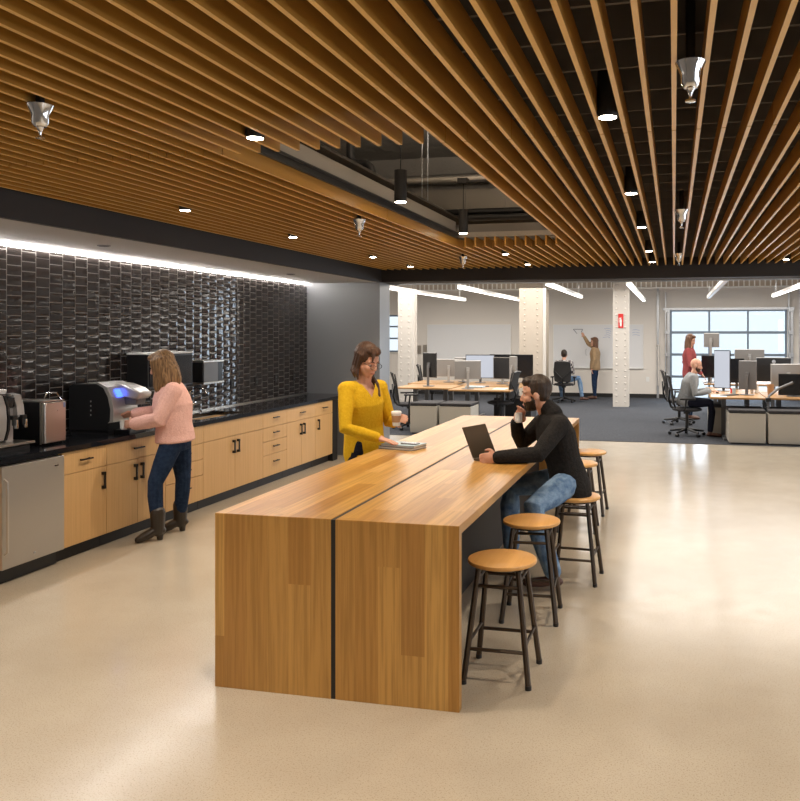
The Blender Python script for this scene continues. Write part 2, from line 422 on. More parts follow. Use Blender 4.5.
# back wall with two openings: garage door X -.11..2.92 z 0..2.41, window X -8.9..-7.95 z 1.22..2.31
wb_.box(-9.5, -8.9, BY, BY+.2, 0, 4.3).box(-8.9, -7.9, BY, BY+.2, 0, 1.22).box(-8.9, -7.9, BY, BY+.2, 2.32, 4.3)
wb_.box(-7.9, -.11, BY, BY+.2, 0, 4.3).box(-.11, 2.92, BY, BY+.2, 2.41, 4.3).box(2.92, 5.8, BY, BY+.2, 0, 4.3)
struct(wb_, 'wall_far', M['white'])
struct(MB().box(-9.5, -.2, BY-.02, BY, 0, .11).box(3.0, 5.6, BY-.02, BY, 0, .11), 'baseboard_far', M['black'])
f = MB()
for xx in (-8.9, -8.42, -7.95): f.box(xx, xx+.05, BY+.02, BY+.08, 1.22, 2.32)
for zz in (1.22, 1.6, 1.95, 2.27): f.box(-8.9, -7.9, BY+.02, BY+.08, zz, zz+.05)
wo = struct(f, 'window_1', M['winframe']); build(MB().box(-8.9, -7.9, BY+.05, BY+.055, 1.22, 2.32), 'pane', M['glass'], wo, False)
struct(MB().box(-8.95, -7.85, BY-.04, BY+.02, 1.18, 1.22), 'trim_window_sill', M['white2'])
f = MB()
for xx in (-.11, .90, 1.90, 2.86): f.box(xx-.0, xx+.055, BY+.0, BY+.07, 0, 2.41)
for k in range(5): f.box(-.11, 2.92, BY-.005, BY+.075, max(0, k*.6-.035), k*.6+.035)
wo = struct(f, 'window_2', M['winframe']); build(MB().box(-.11, 2.92, BY+.03, BY+.035, 0, 2.4), 'pane', M['glass'], wo, False)
f = MB()      # roller-door side tracks with hinges
for xx in (-.24, 2.94):
    f.box(xx, xx+.03, BY-.10, BY-.01, 0, 2.9).box(xx+.06, xx+.13, BY-.06, BY, 0, 2.42)
    for k in range(1, 5): f.box(xx+.0, xx+.13, BY-.12, BY-.06, k*.6-.05, k*.6+.05)
f.box(-.3, 3.1, BY-.05, BY, 2.41, 2.47)
struct(f, 'trim_door_track', M['alu'])
struct(MB().box(-.46, -.40, BY-.06, BY, .0, 4.0).box(3.22, 3.28, BY-.06, BY, 0, 4.0), 'trim_wall_conduit', M['alu'])

# columns with rivets
def column(label, x0, x1, y0, y1, m, web=None):
    t = thing('steel_column', label, 'column', ((x0+x1)/2, (y0+y1)/2, .006))
    cx, cy = (x0+x1)/2, (y0+y1)/2; w2, d2 = (x1-x0)/2, (y1-y0)/2
    build(MB().box(-w2, w2, -d2, -d2+.03, 0, 4.28).box(-w2, w2, d2-.03, d2, 0, 4.28).box(-w2*.72, w2*.72, -d2+.03, d2-.03, 0, 4.28), 'shaft', m, t, False)
    r = MB(); k = 0; z = .12
    while z < 4.2:
        for s in (-1, 1): r.ell((s*w2*.55, -d2, z+(0 if s > 0 else .0)), (.022, .016, .022), n=8)
        z += .15
    o = build(r, 'rivets', m, t); o['kind'] = 'stuff'
    return t
cr = column('narrow white riveted steel column carrying the red extinguisher sign', -1.44, -1.06, 19.75, 20.05, M['white2'])
cm = column('wide cream riveted steel column standing behind the seated laptop user', -3.75, -3.16, 19.8, 20.8, M['cream'])
cl = column('white riveted steel column left of the office desks near charcoal wall', -6.75, -6.38, 19.3, 19.7, M['white2'])
build(MB().box(.30, .37, -.5, -.44, 0, 4.28), 'edge_flange', M['white2'], cm, False)
sg = thing('extinguisher_sign', 'small red and white fire extinguisher sign on the narrow white column', 'sign', (-1.25, 19.735, 2.08))
build(MB().box(-.06, .06, -.004, .012, -.17, .17), 'plate', M['red'], sg, False)
build(MB().box(-.022, .022, -.008, -.004, -.13, .03).box(-.010, .010, -.008, -.004, .03, .06).box(-.03, .012, -.008, -.004, .06, .075).box(-.045, -.034, -.008, -.004, -.04, .07), 'pictogram', M['signwhite'], sg, False)

# ------------------------------------------------------------------ table
tb_ = thing('communal_table', 'long oak butcher block waterfall table with black centre strip', 'table', (-1.633, 6.195, 0))
XL, XR, Y0, Y1, TZ, TH_ = -2.276, -.99, 3.704, 8.686, .883, .045
def off(mb): 
    mb.v = [(a+1.633, b-6.195, c) for a, b, c in mb.v]; return mb
for x0, x1 in ((XL, -1.643), (-1.619, XR)):
    build(off(MB().prism([(Y0, 0), (Y0, TZ), (Y1, TZ), (Y1, 0), (Y1-TH_, 0), (Y1-TH_, TZ-TH_), (Y0+TH_, TZ-TH_), (Y0+TH_, 0)], 0, x0, x1)), 'waterfall_top', M['table'], tb_, False, .0025)
build(off(MB().prism([(Y0+.004, 0), (Y0+.004, TZ-.004), (Y1-.004, TZ-.004), (Y1-.004, 0), (Y1-TH_, 0), (Y1-TH_, TZ-TH_), (Y0+TH_, TZ-TH_), (Y0+TH_, 0)], 0, -1.645, -1.617)), 'centre_strip', M['black'], tb_, False)
build(off(MB().box(-1.86, -1.42, Y0+TH_, Y1-TH_, 0, TZ-TH_)), 'core_panel', M['soffit'], tb_, False)

# ------------------------------------------------------------------ stools
def stool():
    t = thing('bar_stool', 'x', 'stool', (0,0,0), 0, 'round wooden stools along the right of the table')
    build(MB().lathe(0, 0, [(.05, .585), (.172, .585), (.181, .590), (.184, .598), (.181, .607), (.174, .611), (.05, .611)], 40), 'seat', M['seat'], t)
    build(MB().lathe(0, 0, [(.03, .565), (.125, .565), (.125, .585), (.03, .585)], 24), 'mounting_plate', M['stoolmetal'], t)
    def corner(z, sx, sy):
        q = .105+(.17-.105)*(.575-z)/.575; return V((sx*q, sy*q, z))
    for sx in (-1, 1):
        for sy in (-1, 1):
            a, b = corner(.575, sx, sy), corner(.012, sx, sy)
            m_ = MB(); r = .0155
            m_.loft([(b, V((r,0,0)), V((0,r,0))), (a, V((r,0,0)), V((0,r,0)))], 8)
            lg = build(m_, 'leg', M['stoolmetal'], t)
            build(MB().cyl(b.x, b.y, 0, .022, .017, .017, 10), 'foot_cap', M['plastic'], lg)
    for z in (.49, .175):
        for a, b in (((-1,-1), (1,-1)), ((1,1), (-1,1))):
            p, q = corner(z, *a), corner(z, *b); build(MB().tube([p, q], .0095, 6), 'stretcher', M['stoolmetal'], t)
        for a, b in (((-1,-1), (-1,1)), ((1,1), (1,-1))):
            p, q = corner(z+.03, *a), corner(z+.03, *b); build(MB().tube([p, q], .0095, 6), 'stretcher', M['stoolmetal'], t)
    return t
st = stool(); st.location = (-.884, 4.19, 0); st['label'] = 'empty wooden stool nearest the viewer, at the front corner of table'
dup(st, (-.884, 5.09, 0), .06, 'second wooden stool from the front, empty, before the seated man')
dup(st, (-.705, 5.93, 0), -.05, 'wooden stool the man in the black jacket sits on')
dup(st, (-.86, 7.42, 0), .03, 'empty stool just behind the seated man, mostly hidden by him')
dup(st, (-.84, 8.15, 0), -.04, 'farthest wooden stool, at the far corner of the table')

# ------------------------------------------------------------------ kitchen run
XF = -4.68
CT = thing('worktop', 'long polished black stone worktop along the tiled wall', 'worktop', (-5.0, 7.5, .86))
def o2(mb, c): mb.v = [(a-c[0], b-c[1], d-c[2]) for a, b, d in mb.v]; return mb
c0 = (-5.0, 7.5, .86); SX0, SX1, SY0, SY1 = -5.12, -4.76, 7.5, 8.35
build(o2(MB().box(XW, SX0, 3.6, YH-.36, .86, .90).box(SX1, XF+.035, 3.6, YH-.36, .86, .90).box(SX0, SX1, 3.6, SY0, .86, .90).box(SX0, SX1, SY1, YH-.36, .86, .90).box(XW, XF+.035, YH-.36, YH-.002, .86, .90), c0), 'slab', M['counter'], CT, False)
build(o2(MB().box(SX0, SX0+.012, SY0, SY1, .70, .862).box(SX1-.012, SX1, SY0, SY1, .70, .862).box(SX0, SX1, SY0, SY0+.012, .70, .862).box(SX0, SX1, SY1-.012, SY1, .70, .862).box(SX0, SX1, SY0, SY1, .69, .702), c0), 'sink_basin', M['steel'], CT, False)
build(o2(MB().box(XW, XW+.012, 3.6, YH-.02, .90, .915), c0), 'back_edge', M['steel'], CT, False)
def handle(parent, vertical, y, z):
    m_ = MB(); x = XF+.018-XF
    if vertical: m_.box(.018, .050, y-.010, y+.010, z+.045, z+.070).box(.018, .050, y-.010, y+.010, z-.070, z-.045).box(.038, .050, y-.007, y+.007, z-.07, z+.07)
    else: m_.box(.018, .046, y-.055, y-.044, z-.006, z+.006).box(.018, .046, y+.044, y+.055, z-.006, z+.006).box(.036, .046, y-.07, y+.07, z-.006, z+.006)
    build(m_, 'handle', M['blackmetal'], parent, False)
def cabinet(y0, y1, kind, label):
    t = thing('base_cabinet', label, 'cabinet', (XF, y0, 0)); W = y1-y0
    build(MB().box(-.60, 0, .002, W-.002, .10, .858), 'body', M['cab'], t, False)
    build(MB().box(-.55, -.045, .002, W-.002, 0, .10), 'plinth', M['black'], t, False)
    G = .0025
    def front(name, a, b, z0, z1): return build(MB().box(0, .018, a+G, b-G, z0+G, z1-G), name, M['cab'], t, False, .001)
    if kind == 'stack':
        for z0, z1 in ((.105, .357), (.357, .517), (.517, .68), (.68, .855)):
            d = front('drawer', 0, W, z0, z1); handle(d, False, W/2, z1-.07 if z1-z0 < .2 else z1-.09)
    else:
        d = front('drawer' if kind != 'sink' else 'false_front', 0, W, .68, .855)
        if kind != 'sink': handle(d, False, W/2, .775)
        if kind == 'single': e = front('door', 0, W, .105, .68); handle(e, True, W-.05, .565)
        elif kind == 'single_left': e = front('door', 0, W, .105, .68); handle(e, True, .07, .565)
        else:
            e = front('door', 0, W/2, .105, .68); handle(e, True, W/2-.045, .565)
            e = front('door', W/2, W, .105, .68); handle(e, True, W/2+.045-W/2+W/2, .565)
    return t
cabinet(5.42, 5.933, 'single', 'oak single-door base cabinet right beside the steel fridge')
cabinet(5.933, 6.75, 'pair', 'oak two-door cabinet behind the knees of woman in pink')
cabinet(6.75, 7.373, 'stack', 'oak four-drawer unit just right of the woman in pink')
cabinet(7.373, 8.60, 'sink', 'wide oak two-door cabinet under the sink, no drawer handle')
cabinet(8.60, 9.197, 'stack', 'oak four-drawer unit between sink cabinet and far cabinets')
cabinet(9.197, 10.02, 'pair', 'oak two-door cabinet with drawer, second from the far end')
cabinet(10.02, 10.57, 'single_left', 'oak single-door cabinet at the far end of the worktop')
tag(build(MB().box(XW+.01, XF+.02, 10.575, 10.735, 0, .858), 'end_panel', M['black'], None, False), 'black panel closing the far end of the cabinet run', 'panel')
tag(build(MB().box(XW+.01, XF-.05, 3.6, 4.795, 0, .858), 'base_cabinet', M['cab'], None, False), 'oak base cabinet left of the fridge, beyond the frame edge', 'cabinet')
# under-counter fridge
fr = thing('undercounter_fridge', 'stainless steel under-counter fridge with handle at its left', 'fridge', (-4.68, 4.80, 0))
build(MB().box(-.55, .0, .005, .605, .10, .85), 'body', M['plastic'], fr, False)
build(MB().box(.004, .058, .005, .605, .115, .845), 'door', M['fridge'], fr, False, .006)
build(MB().tube([(.055, .025, .22), (.085, .025, .24), (.085, .025, .74), (.055, .025, .76)], .008, 10), 'handle', M['steel'], fr)
build(MB().box(-.5, -.02, .005, .605, 0, .10), 'kick_grille', M['plastic'], fr, False)
build(MB().box(.058, .060, .50, .54, .775, .785), 'badge', M['chrome'], fr, False)
build(MB().ell((.058, .30, .17), (.004, .009, .009), n=10), 'lock', M['chrome'], fr)

# espresso machine
em = thing('espresso_machine', 'silver and black coffee machine at the left picture edge', 'coffee machine', (-4.98, 5.09, .90))
def lp(mb, c): return o2(mb, c)
build(MB().box(-.26, -.05, -.25, .25, .03, .40), 'body', M['plastic'], em, False, .01)
arc = [(-.05, .05), (.03, .08), (.055, .16), (.06, .25), (.05, .34), (.02, .42), (-.05, .43)]
def xprof(pr, a, b):   # profile in x-z, extruded along y
    return MB().prism(pr, 1, a, b)
build(xprof(arc, -.24, .07), 'front_shell', M['silver'], em, True)
build(xprof([(x+.004, z) for x, z in arc], .08, .10), 'black_band', M['plastic'], em, True)
build(xprof([(x+.002, z) for x, z in arc if z > .2]+[(-.05,.2)], .17, .24), 'right_shell', M['silver'], em, True)
build(MB().box(-.05, .035, .10, .17, .33, .40), 'display', M['screen_dark'], em, False)
build(MB().box(-.05, .02, .10, .17, .05, .32), 'spout_bay', M['silver'], em, False)
for yy in (.12, .21):
    s = build(MB().box(.02, .09, yy-.02, yy+.02, .235, .265).cyl(.075, yy, .19, .24, .013), 'spout', M['plastic'], em)
    build(MB().cyl(.075, yy+.025, .165, .23, .013), 'nozzle', M['chrome'], s)
build(MB().box(-.05, .15, -.22, .25, .045, .065), 'drip_tray', M['steel'], em, False, .004)
build(MB().box(-.26, .10, -.24, .25, 0, .03), 'base', M['plastic'], em, False)
build(MB().lathe(0, 0, [(.02, 0), (.045, 0), (.05, .03), (.02, .035)]), 'cap', M['paper'], em).location = (-.06, .12, .43)
# mini milk fridge
mf = thing('milk_cooler', 'small silver-doored milk cooler between the two coffee machines', 'cooler', (-5.05, 5.585, .90))
build(MB().box(-.20, .155, -.122, .118, .01, .345), 'body', M['plastic'], mf, False, .006)
build(MB().box(.158, .19, -.115, .118, .015, .34), 'door', M['steel'], mf, False, .008)
build(MB().box(.150, .162, -.126, -.118, .01, .345), 'trim_strip', M['steel'], mf, False)
build(MB().box(-.20, .17, -.123, .119, .345, .352), 'top', M['steel'], mf, False)
build(MB().ell((.19, .02, .27), (.003, .006, .006), n=8), 'lock', M['chrome'], mf)
build(MB().box(.19, .192, .085, .105, .29, .33), 'sticker', M['inkblue'], mf, False)
build(MB().tube([(-.02, .11, .352), (0, .12, .40), (.06, .16, .40), (.08, .19, .34), (.07, .21, .2)], .008, 8), 'milk_hose', M['chrome'], mf)
# brewer
br = thing('coffee_brewer', 'black-sided single cup brewer with silver front and blue display', 'coffee machine', (-5.0, 6.36, .90))
side = [(-.26, .03), (.14, .03), (.165, .12), (.17, .22), (.145, .33), (.10, .41), (.03, .445), (-.22, .44), (-.26, .42)]
build(MB().prism(side, 1, -.16, .16), 'housing', M['plastic'], br, False, .006)
sf = [(.14, .10), (.20, .11), (.205, .22), (.185, .33), (.14, .42), (.05, .458), (-.05, .456), (-.05, .445), (.03, .445), (.10, .41), (.145, .33), (.17, .22), (.165, .12)]
build(MB().prism(sf, 1, -.165, .165), 'front_fascia', M['silver'], br, False, .004)
d_ = V((.60, 0, .80)).normalized()
build(MB().add([(.158,-.10,.395), (.158,.02,.395), (.192,.02,.325), (.192,-.10,.325), (.164,-.10,.398), (.164,.02,.398), (.198,.02,.328), (.198,-.10,.328)], [(0,1,2,3), (4,5,6,7), (0,1,5,4), (1,2,6,5), (2,3,7,6), (3,0,4,7)]), 'display', M['lcd'], br, False)
hd = [(.10, .34), (.33, .30), (.36, .33), (.365, .36), (.30, .40), (.18, .44), (.10, .445)]
build(MB().prism(hd, 1, -.03, .15), 'brew_head', M['silver'], br, True, .012)
build(MB().prism([(.15, .25), (.31, .25), (.32, .31), (.15, .32)], 1, .0, .13), 'pod_holder', M['greyplastic'], br, False, .01)
build(MB().prism([(.14, .0), (.30, .0), (.30, .035), (.14, .035)], 1, -.08, .16), 'drip_tray', M['plastic'], br, False, .006)
build(MB().box(-.24, .14, -.15, .15, 0, .035), 'base', M['plastic'], br, False)
for k, zz in enumerate((.29, .25, .21, .17)): build(MB().ell((-.03, -.161, zz), (.007, .002, .008), n=8), 'vent_mark', M['silver'], br)
# wall units
wu = thing('wall_unit', 'large black box-shaped unit on tiles behind the woman in pink', 'wall unit', (XW, 7.42, 1.24))
build(MB().box(0, .24, -.38, .38, .0, .34), 'cabinet_box', M['plastic'], wu, False, .004)
build(MB().box(-.0, .245, -.385, .385, .34, .357), 'top_trim', M['signwhite'], wu, False)
build(MB().box(.24, .246, -.36, .36, .02, .32), 'door_panel', M['screen_dark'], wu, False)
pd = thing('paper_towel_dispenser', 'wall-mounted paper towel dispenser with grey front above the sink', 'dispenser', (XW, 8.23, 1.23))
build(MB().box(0, .21, -.19, .22, .015, .235), 'housing', M['plastic'], pd, False, .006)
build(MB().box(.21, .222, -.18, .10, .015, .235), 'front_cover', M['graywall'], pd, False, .004)
build(MB().box(0, .226, -.195, .225, .235, .258), 'top_cap', M['steel'], pd, False, .004)
build(MB().box(0, .226, -.195, .225, -.008, .015), 'bottom_cap', M['steel'], pd, False, .004)
fc = thing('faucet', 'tall chrome gooseneck faucet behind the kitchen sink', 'faucet', (-5.2, 7.95, .90))
build(MB().cyl(0, 0, 0, .03, .028).cyl(0, 0, .03, .12, .018), 'base', M['chrome'], fc)
build(MB().tube([(0,0,.10), (0,0,.22), (.01,0,.262), (.04,0,.28), (.16,0,.285), (.195,0,.27), (.205,0,.23)], .011, 12), 'spout', M['chrome'], fc)
build(MB().tube([(0,.02,.09), (0,.07,.10), (.02,.10,.13)], .007, 8), 'lever', M['chrome'], fc)
sd = thing('soap_dispenser', 'short chrome soap pump beside the tall kitchen faucet', 'soap dispenser', (-5.17, 8.12, .90))
build(MB().cyl(0, 0, 0, .06, .016), 'base', M['chrome'], sd); build(MB().tube([(0,0,.05), (0,0,.11), (.06,0,.115)], .007, 8), 'pump', M['chrome'], sd)
for i, (yy, lb) in enumerate(((9.01, 'nearest of the four black outlets on the tiles, beside the sink'), (9.60, 'second black wall outlet from the sink on the tiled wall'), (10.13, 'third black wall outlet from the sink on the tiled wall'), (10.67, 'last black wall outlet near the far tiled corner'))):
    t_ = thing('wall_outlet', lb, 'outlet', (XW+.001, yy, 1.17), 0, 'black outlets on the tiled wall')
    build(MB().box(0, .008, -.037, .037, -.06, .06), 'cover_plate', M['plastic'], t_, False, .002)
    for s in (-.022, .022): build(MB().box(.008, .010, -.014, .014, s-.014, s+.014), 'socket', M['greyplastic'], t_, False)

# ------------------------------------------------------------------ ceiling fittings
dls = [(-3.465, y_) for y_ in (-.3, 1.5, 3.37, 5.25, 6.96, 9.02, 10.42)] + [(-1.866, y_) for y_ in (-.3, 1.5, 3.37, 9.02, 10.45)]
for xx in (-.2665, 1.333, 2.932, 4.53): dls += [(xx, y_) for y_ in (-.3, 1.5, 3.37, 5.25, 6.96, 9.02, 10.42)]
proto = thing('downlight', 'x', 'ceiling light', (0,0,0), 0, 'recessed downlights between the ceiling slats')
build(MB().lathe(0, 0, [(.036, 0), (.042, 0), (.043, .01), (.043, .22), (.01, .225)]), 'can', M['black'], proto)
build(MB().lathe(0, 0, [(.001, -.002), (.036, -.002), (.036, .004), (.001, .004)]), 'lens', M['lens'], proto)
def spot(x, y, z, power, size=115, color=WARM):
    l = bpy.data.lights.new('downlight_lamp', 'SPOT'); l.energy = power; l.color = color; l.spot_size = math.radians(size); l.spot_blend = .7; l.shadow_soft_size = .035
    o = bpy.data.objects.new('downlight_lamp', l); o.location = (x, y, z); col.objects.link(o); return o
names_x = {-3.465: 'kitchen aisle', -1.866: 'table', -.2665: 'centre', 1.333: 'right', 2.932: 'far right', 4.53: 'window side'}
seen = {(-3.465, 5.25): 'downlight above the worktop aisle, leftmost visible one', (-3.465, 6.96): 'second downlight along the row above the kitchen aisle',
 (-3.465, 9.02): 'third downlight along the kitchen aisle row, above yellow-topped woman', (-3.465, 10.42): 'farthest downlight of the kitchen aisle row, by the header',
 (-1.866, 3.37): 'big bright downlight beside the near edge of ceiling opening', (-1.866, 9.02): 'downlight just beyond the far edge of ceiling opening', (-1.866, 10.45): 'downlight close to header, right of far opening edge',
 (-.2665, 3.37): 'dark can downlight nearest the viewer at upper right', (-.2665, 5.25): 'second downlight of the row running up the right centre', (-.2665, 6.96): 'third downlight of the row at right centre',
 (-.2665, 9.02): 'fourth downlight of the right centre row', (-.2665, 10.42): 'last downlight of the right centre row beside the header', (1.333, 10.42): 'downlight at the far right beside the header'}
first = True
for xx, yy in dls:
    if (xx, yy) in seen or (yy > 9):
        lb = seen.get((xx, yy), 'downlight beyond the right edge of the picture near header')
        if first: o = proto; first = False; o.location = (xx, yy, 2.688); o['label'] = lb
        else: dup(proto, (xx, yy, 2.688), 0, lb)
    spot(xx, yy, 2.675, DL_POWER*(1.4 if xx < -3 and yy > 3 else .82 if xx > 1 else 1))
sp = thing('sprinkler_head', 'x', 'sprinkler', (0,0,0), 0, 'chrome sprinkler heads under the slats')
build(MB().lathe(0, 0, [(.010, -.028), (.022, -.026), (.031, -.012), (.033, .018), (.049, .055), (.050, .058), (.047, .058), (.031, .022), (.012, .0)]), 'shield_cone', M['chrome'], sp)
build(MB().lathe(0, 0, [(.004, -.075), (.017, -.072), (.017, -.066), (.005, -.062), (.006, -.045), (.014, -.03), (.010, -.018)], 16), 'deflector', M['chrome'], sp)
build(MB().cyl(0, 0, .0, .33, .016), 'drop_pipe', M['black'], sp)
for i, (xx, yy, lb) in enumerate(((-2.42, 2.70, 'chrome sprinkler head nearest the viewer on the left'), (.053, 2.75, 'chrome sprinkler head nearest the viewer on the right'), (.053, 6.05, 'middle chrome sprinkler head of the right-hand row'), (.053, 9.38, 'farthest chrome sprinkler head of the right-hand row'), (-2.42, 6.0, 'chrome sprinkler head just left of the ceiling opening'), (-2.42, 9.22, 'far chrome sprinkler head beyond the left of the opening'))):
    if i == 0: sp.location = (xx, yy, 2.632); sp['label'] = lb
    else: dup(sp, (xx, yy, 2.632), 0, lb)
# pendants in the opening
def pendant(x, y, z, label, top):
    t_ = thing('pendant_lamp', label, 'pendant lamp', (x, y, z), 0, 'black cylinder pendants in ceiling opening')
    build(MB().lathe(0, 0, [(.040, 0), (.046, 0), (.046, .235), (.02, .24)]), 'shade', M['black'], t_)
    build(MB().lathe(0, 0, [(.001, -.003), (.040, -.003), (.040, .003), (.001, .003)]), 'lens', M['lens'], t_)
    build(MB().cyl(0, 0, .24, top-z, .004, n=8), 'cord', M['black'], t_)
    spot(x, y, z-.02, DL_POWER*1.2, 110)
pendant(-1.98, 5.72, 2.77, 'near black cylinder pendant hanging in the ceiling opening', 4.25)
pendant(-2.03, 7.75, 2.78, 'far black cylinder pendant hanging in the ceiling opening', 3.30)
# ducts and pipes above the opening
du = thing('air_duct', 'long grey rectangular air duct crossing above the ceiling opening', 'duct', (-2, 9.9, 3.3))
d = MB().box(-2.4, 2.6, -.3, .3, -.15, .25); build(d, 'duct_body', M['duct'], du, False)
for k in range(-4, 6): build(MB().box(k*.5-.015, k*.5+.015, -.32, .32, -.17, .27), 'duct_flange', M['duct'], du, False)
du2 = thing('air_duct', 'grey duct running lengthwise along the left of the opening', 'duct', (-3.95, 6.4, 3.25))
build(MB().box(-.25, .25, -2.8, 3.0, -.1, .3), 'duct_body', M['duct'], du2, False)
tag(build(MB().tube([(-4.2, 10.5, 3.86), (1.0, 10.5, 3.86)], .07, 16), 'pipe', M['duct']), 'thick pale pipe running crosswise high in ceiling opening', 'pipe')
tag(build(MB().tube([(-4.2, 8.6, 3.48), (1.0, 8.6, 3.48)], .035, 12), 'pipe', M['duct']), 'thin pale pipe running crosswise lower in ceiling opening', 'pipe')
tag(build(MB().tube([(-3.45, 8.3, 4.2), (-3.45, 8.3, 3.72), (-3.42, 8.3, 3.66), (-3.35, 8.3, 3.64), (-3.27, 8.3, 3.64), (-3.22, 8.3, 3.6), (-3.20, 8.3, 3.54), (-3.20, 8.3, 3.1)], .045, 14), 'elbow_pipe', M['blackmetal']), 'black elbow drain pipe seen through the ceiling opening', 'pipe')
stt = thing('strut_channel', 'pale metal strut running lengthwise through the ceiling opening', 'strut', (-1.63, 6.6, 3.3))
build(MB().box(-.05, .05, -2.8, 2.2, 0, .05).box(-.05, -.03, -2.8, 2.2, -.03, 0).box(.03, .05, -2.8, 2.2, -.03, 0), 'rail', M['alu'], stt, False)
build(MB().box(-.45, .05, 1.12, 1.18, -.02, 0).box(-.45, -.35, 1.1, 1.2, -.03, .02), 'bracket', M['blackmetal'], stt, False)
for q, (xx, yy) in enumerate(((-2.0, 9.1), (-2.0, 9.3))):
    tag(build(MB().tube([(-3.6, yy, 3.12+q*.1), (-.6, yy, 3.12+q*.1)], .045, 12), 'pipe', M['blackmetal']), ('lower', 'upper')[q]+' black crosswise pipe above the far end of the opening', 'pipe')
for q, (xx, yy) in enumerate(((-2.35, 7.6), (-2.25, 7.1), (-2.6, 8.2))):
    tag(build(MB().cyl(xx, yy, 3.03, 4.25, .004, n=6), 'hanger_wire', M['alu']), 'thin hanging wire inside the ceiling opening', 'wire', 'hanger wires in ceiling opening')

# ------------------------------------------------------------------ office fittings
for i, (xx, y0, y1, lb) in enumerate(((-3.85, 14.4, 21.4, 'long lit linear lamp left of the wide cream column'), (-5.20, 14.4, 20.0, 'leftmost linear lamp of the office ceiling'), (-2.12, 13.8, 19.0, 'linear lamp just right of the wide cream column top'),
    (-.76, 14.0, 21.4, 'lit linear lamp right of the narrow white column'), (.80, 12.6, 20.0, 'linear lamp seen edge-on above the left window bays'), (2.2, 12.6, 19.4, 'bright linear lamp at the right picture edge'))):
    t_ = thing('linear_lamp', lb, 'ceiling light', (xx, y0, 2.62), 0, 'suspended linear lamps in the office')
    L = y1-y0
    build(MB().box(-.038, .038, 0, L, 0, .06), 'housing', M['signwhite'], t_, False)
    build(MB().box(-.033, .033, .01, L-.01, -.012, 0), 'diffuser', M['cream' if i == 4 else 'tubewhite'], t_, False)
    build(MB().tube([(0, .5, .06), (0, .5, 1.65)], .004, 6).tube([(0, L-.5, .06), (0, L-.5, 1.65)], .004, 6), 'suspension_wire', M['alu'], t_)
ct = thing('cable_tray', 'white ribbed cable tray crossing the office high up', 'cable tray', (-1.8, 20.6, 2.92))
build(MB().box(-7.5, 7.3, 0, .02, 0, .20).box(-7.5, 7.3, .38, .40, 0, .20).box(-7.5, 7.3, 0, .40, 0, .02), 'tray', M['cream'], ct, False)
r = MB(); 
for k in range(-60, 59): r.box(k*.123, k*.123+.03, -.02, 0, .0, .20)
o = build(r, 'ribs', M['signwhite'], ct, False); o['kind'] = 'stuff'
build(MB().box(-7.5, 7.3, -.03, 0, -.02, .01), 'lower_rail', M['signwhite'], ct, False)
def stroke(pts, m, name, parent, r=.008):
    build(MB().tube(pts, r, 5), name, m, parent)
wbA = thing('whiteboard', 'blank whiteboard on far wall behind the left-hand monitors', 'whiteboard', (-5.78, BY-.03, .85))
build(MB().box(-1.235, 1.235, 0, .02, 0, 1.17), 'panel', M['board_white'], wbA, False)
build(MB().box(-1.25, 1.25, -.01, .03, 1.17, 1.185).box(-1.25, 1.25, -.03, .03, -.02, 0).box(-1.25, -1.235, -.01, .03, 0, 1.17).box(1.235, 1.25, -.01, .03, 0, 1.17), 'frame', M['signwhite'], wbA, False)
wbB = thing('whiteboard', 'large whiteboard with marker sketches that the woman points at', 'whiteboard', (-2.07, BY-.03, .82))
build(MB().box(-1.235, 1.235, 0, .02, 0, 1.19), 'panel', M['board_white'], wbB, False)
build(MB().box(-1.25, 1.25, -.01, .03, 1.19, 1.205).box(-1.25, 1.25, -.03, .03, -.02, 0).box(-1.25, -1.235, -.01, .03, 0, 1.19).box(1.235, 1.25, -.01, .03, 0, 1.19), 'frame', M['signwhite'], wbB, False)
stroke([(-.68,-.004,1.07), (-.42,-.004,1.07)], M['ink'], 'marker_drawing', wbB, .007)
stroke([(-.68,-.004,1.07), (-.58,-.004,.95)], M['ink'], 'marker_drawing', wbB, .007); stroke([(-.42,-.004,1.07), (-.46,-.004,.98)], M['ink'], 'marker_drawing', wbB, .007)
stroke([(-.30,-.004,.52), (-.33,-.004,.50), (-.33,-.004,.36), (-.30,-.004,.34)], M['ink'], 'marker_drawing', wbB, .004)
for q in range(5):
    z = 1.08-.06*q; stroke([(.18+.05*math.sin(q), -.004, z), (.28, -.004, z+.02), (.38-.03*q*.3, -.004, z-.01)], M['inkblue'], 'marker_note', wbB, .004)
for q in range(3): stroke([(.95, -.004, 1.05-.07*q), (1.05, -.004, 1.06-.07*q), (1.15, -.004, 1.04-.07*q)], M['inkblue'], 'marker_note', wbB, .004)
stroke([(.70,-.004,1.0), (.74,-.004,1.06), (.8,-.004,.98), (.84,-.004,1.05), (.88,-.004,.99)], M['inkblue'], 'marker_note', wbB, .004)

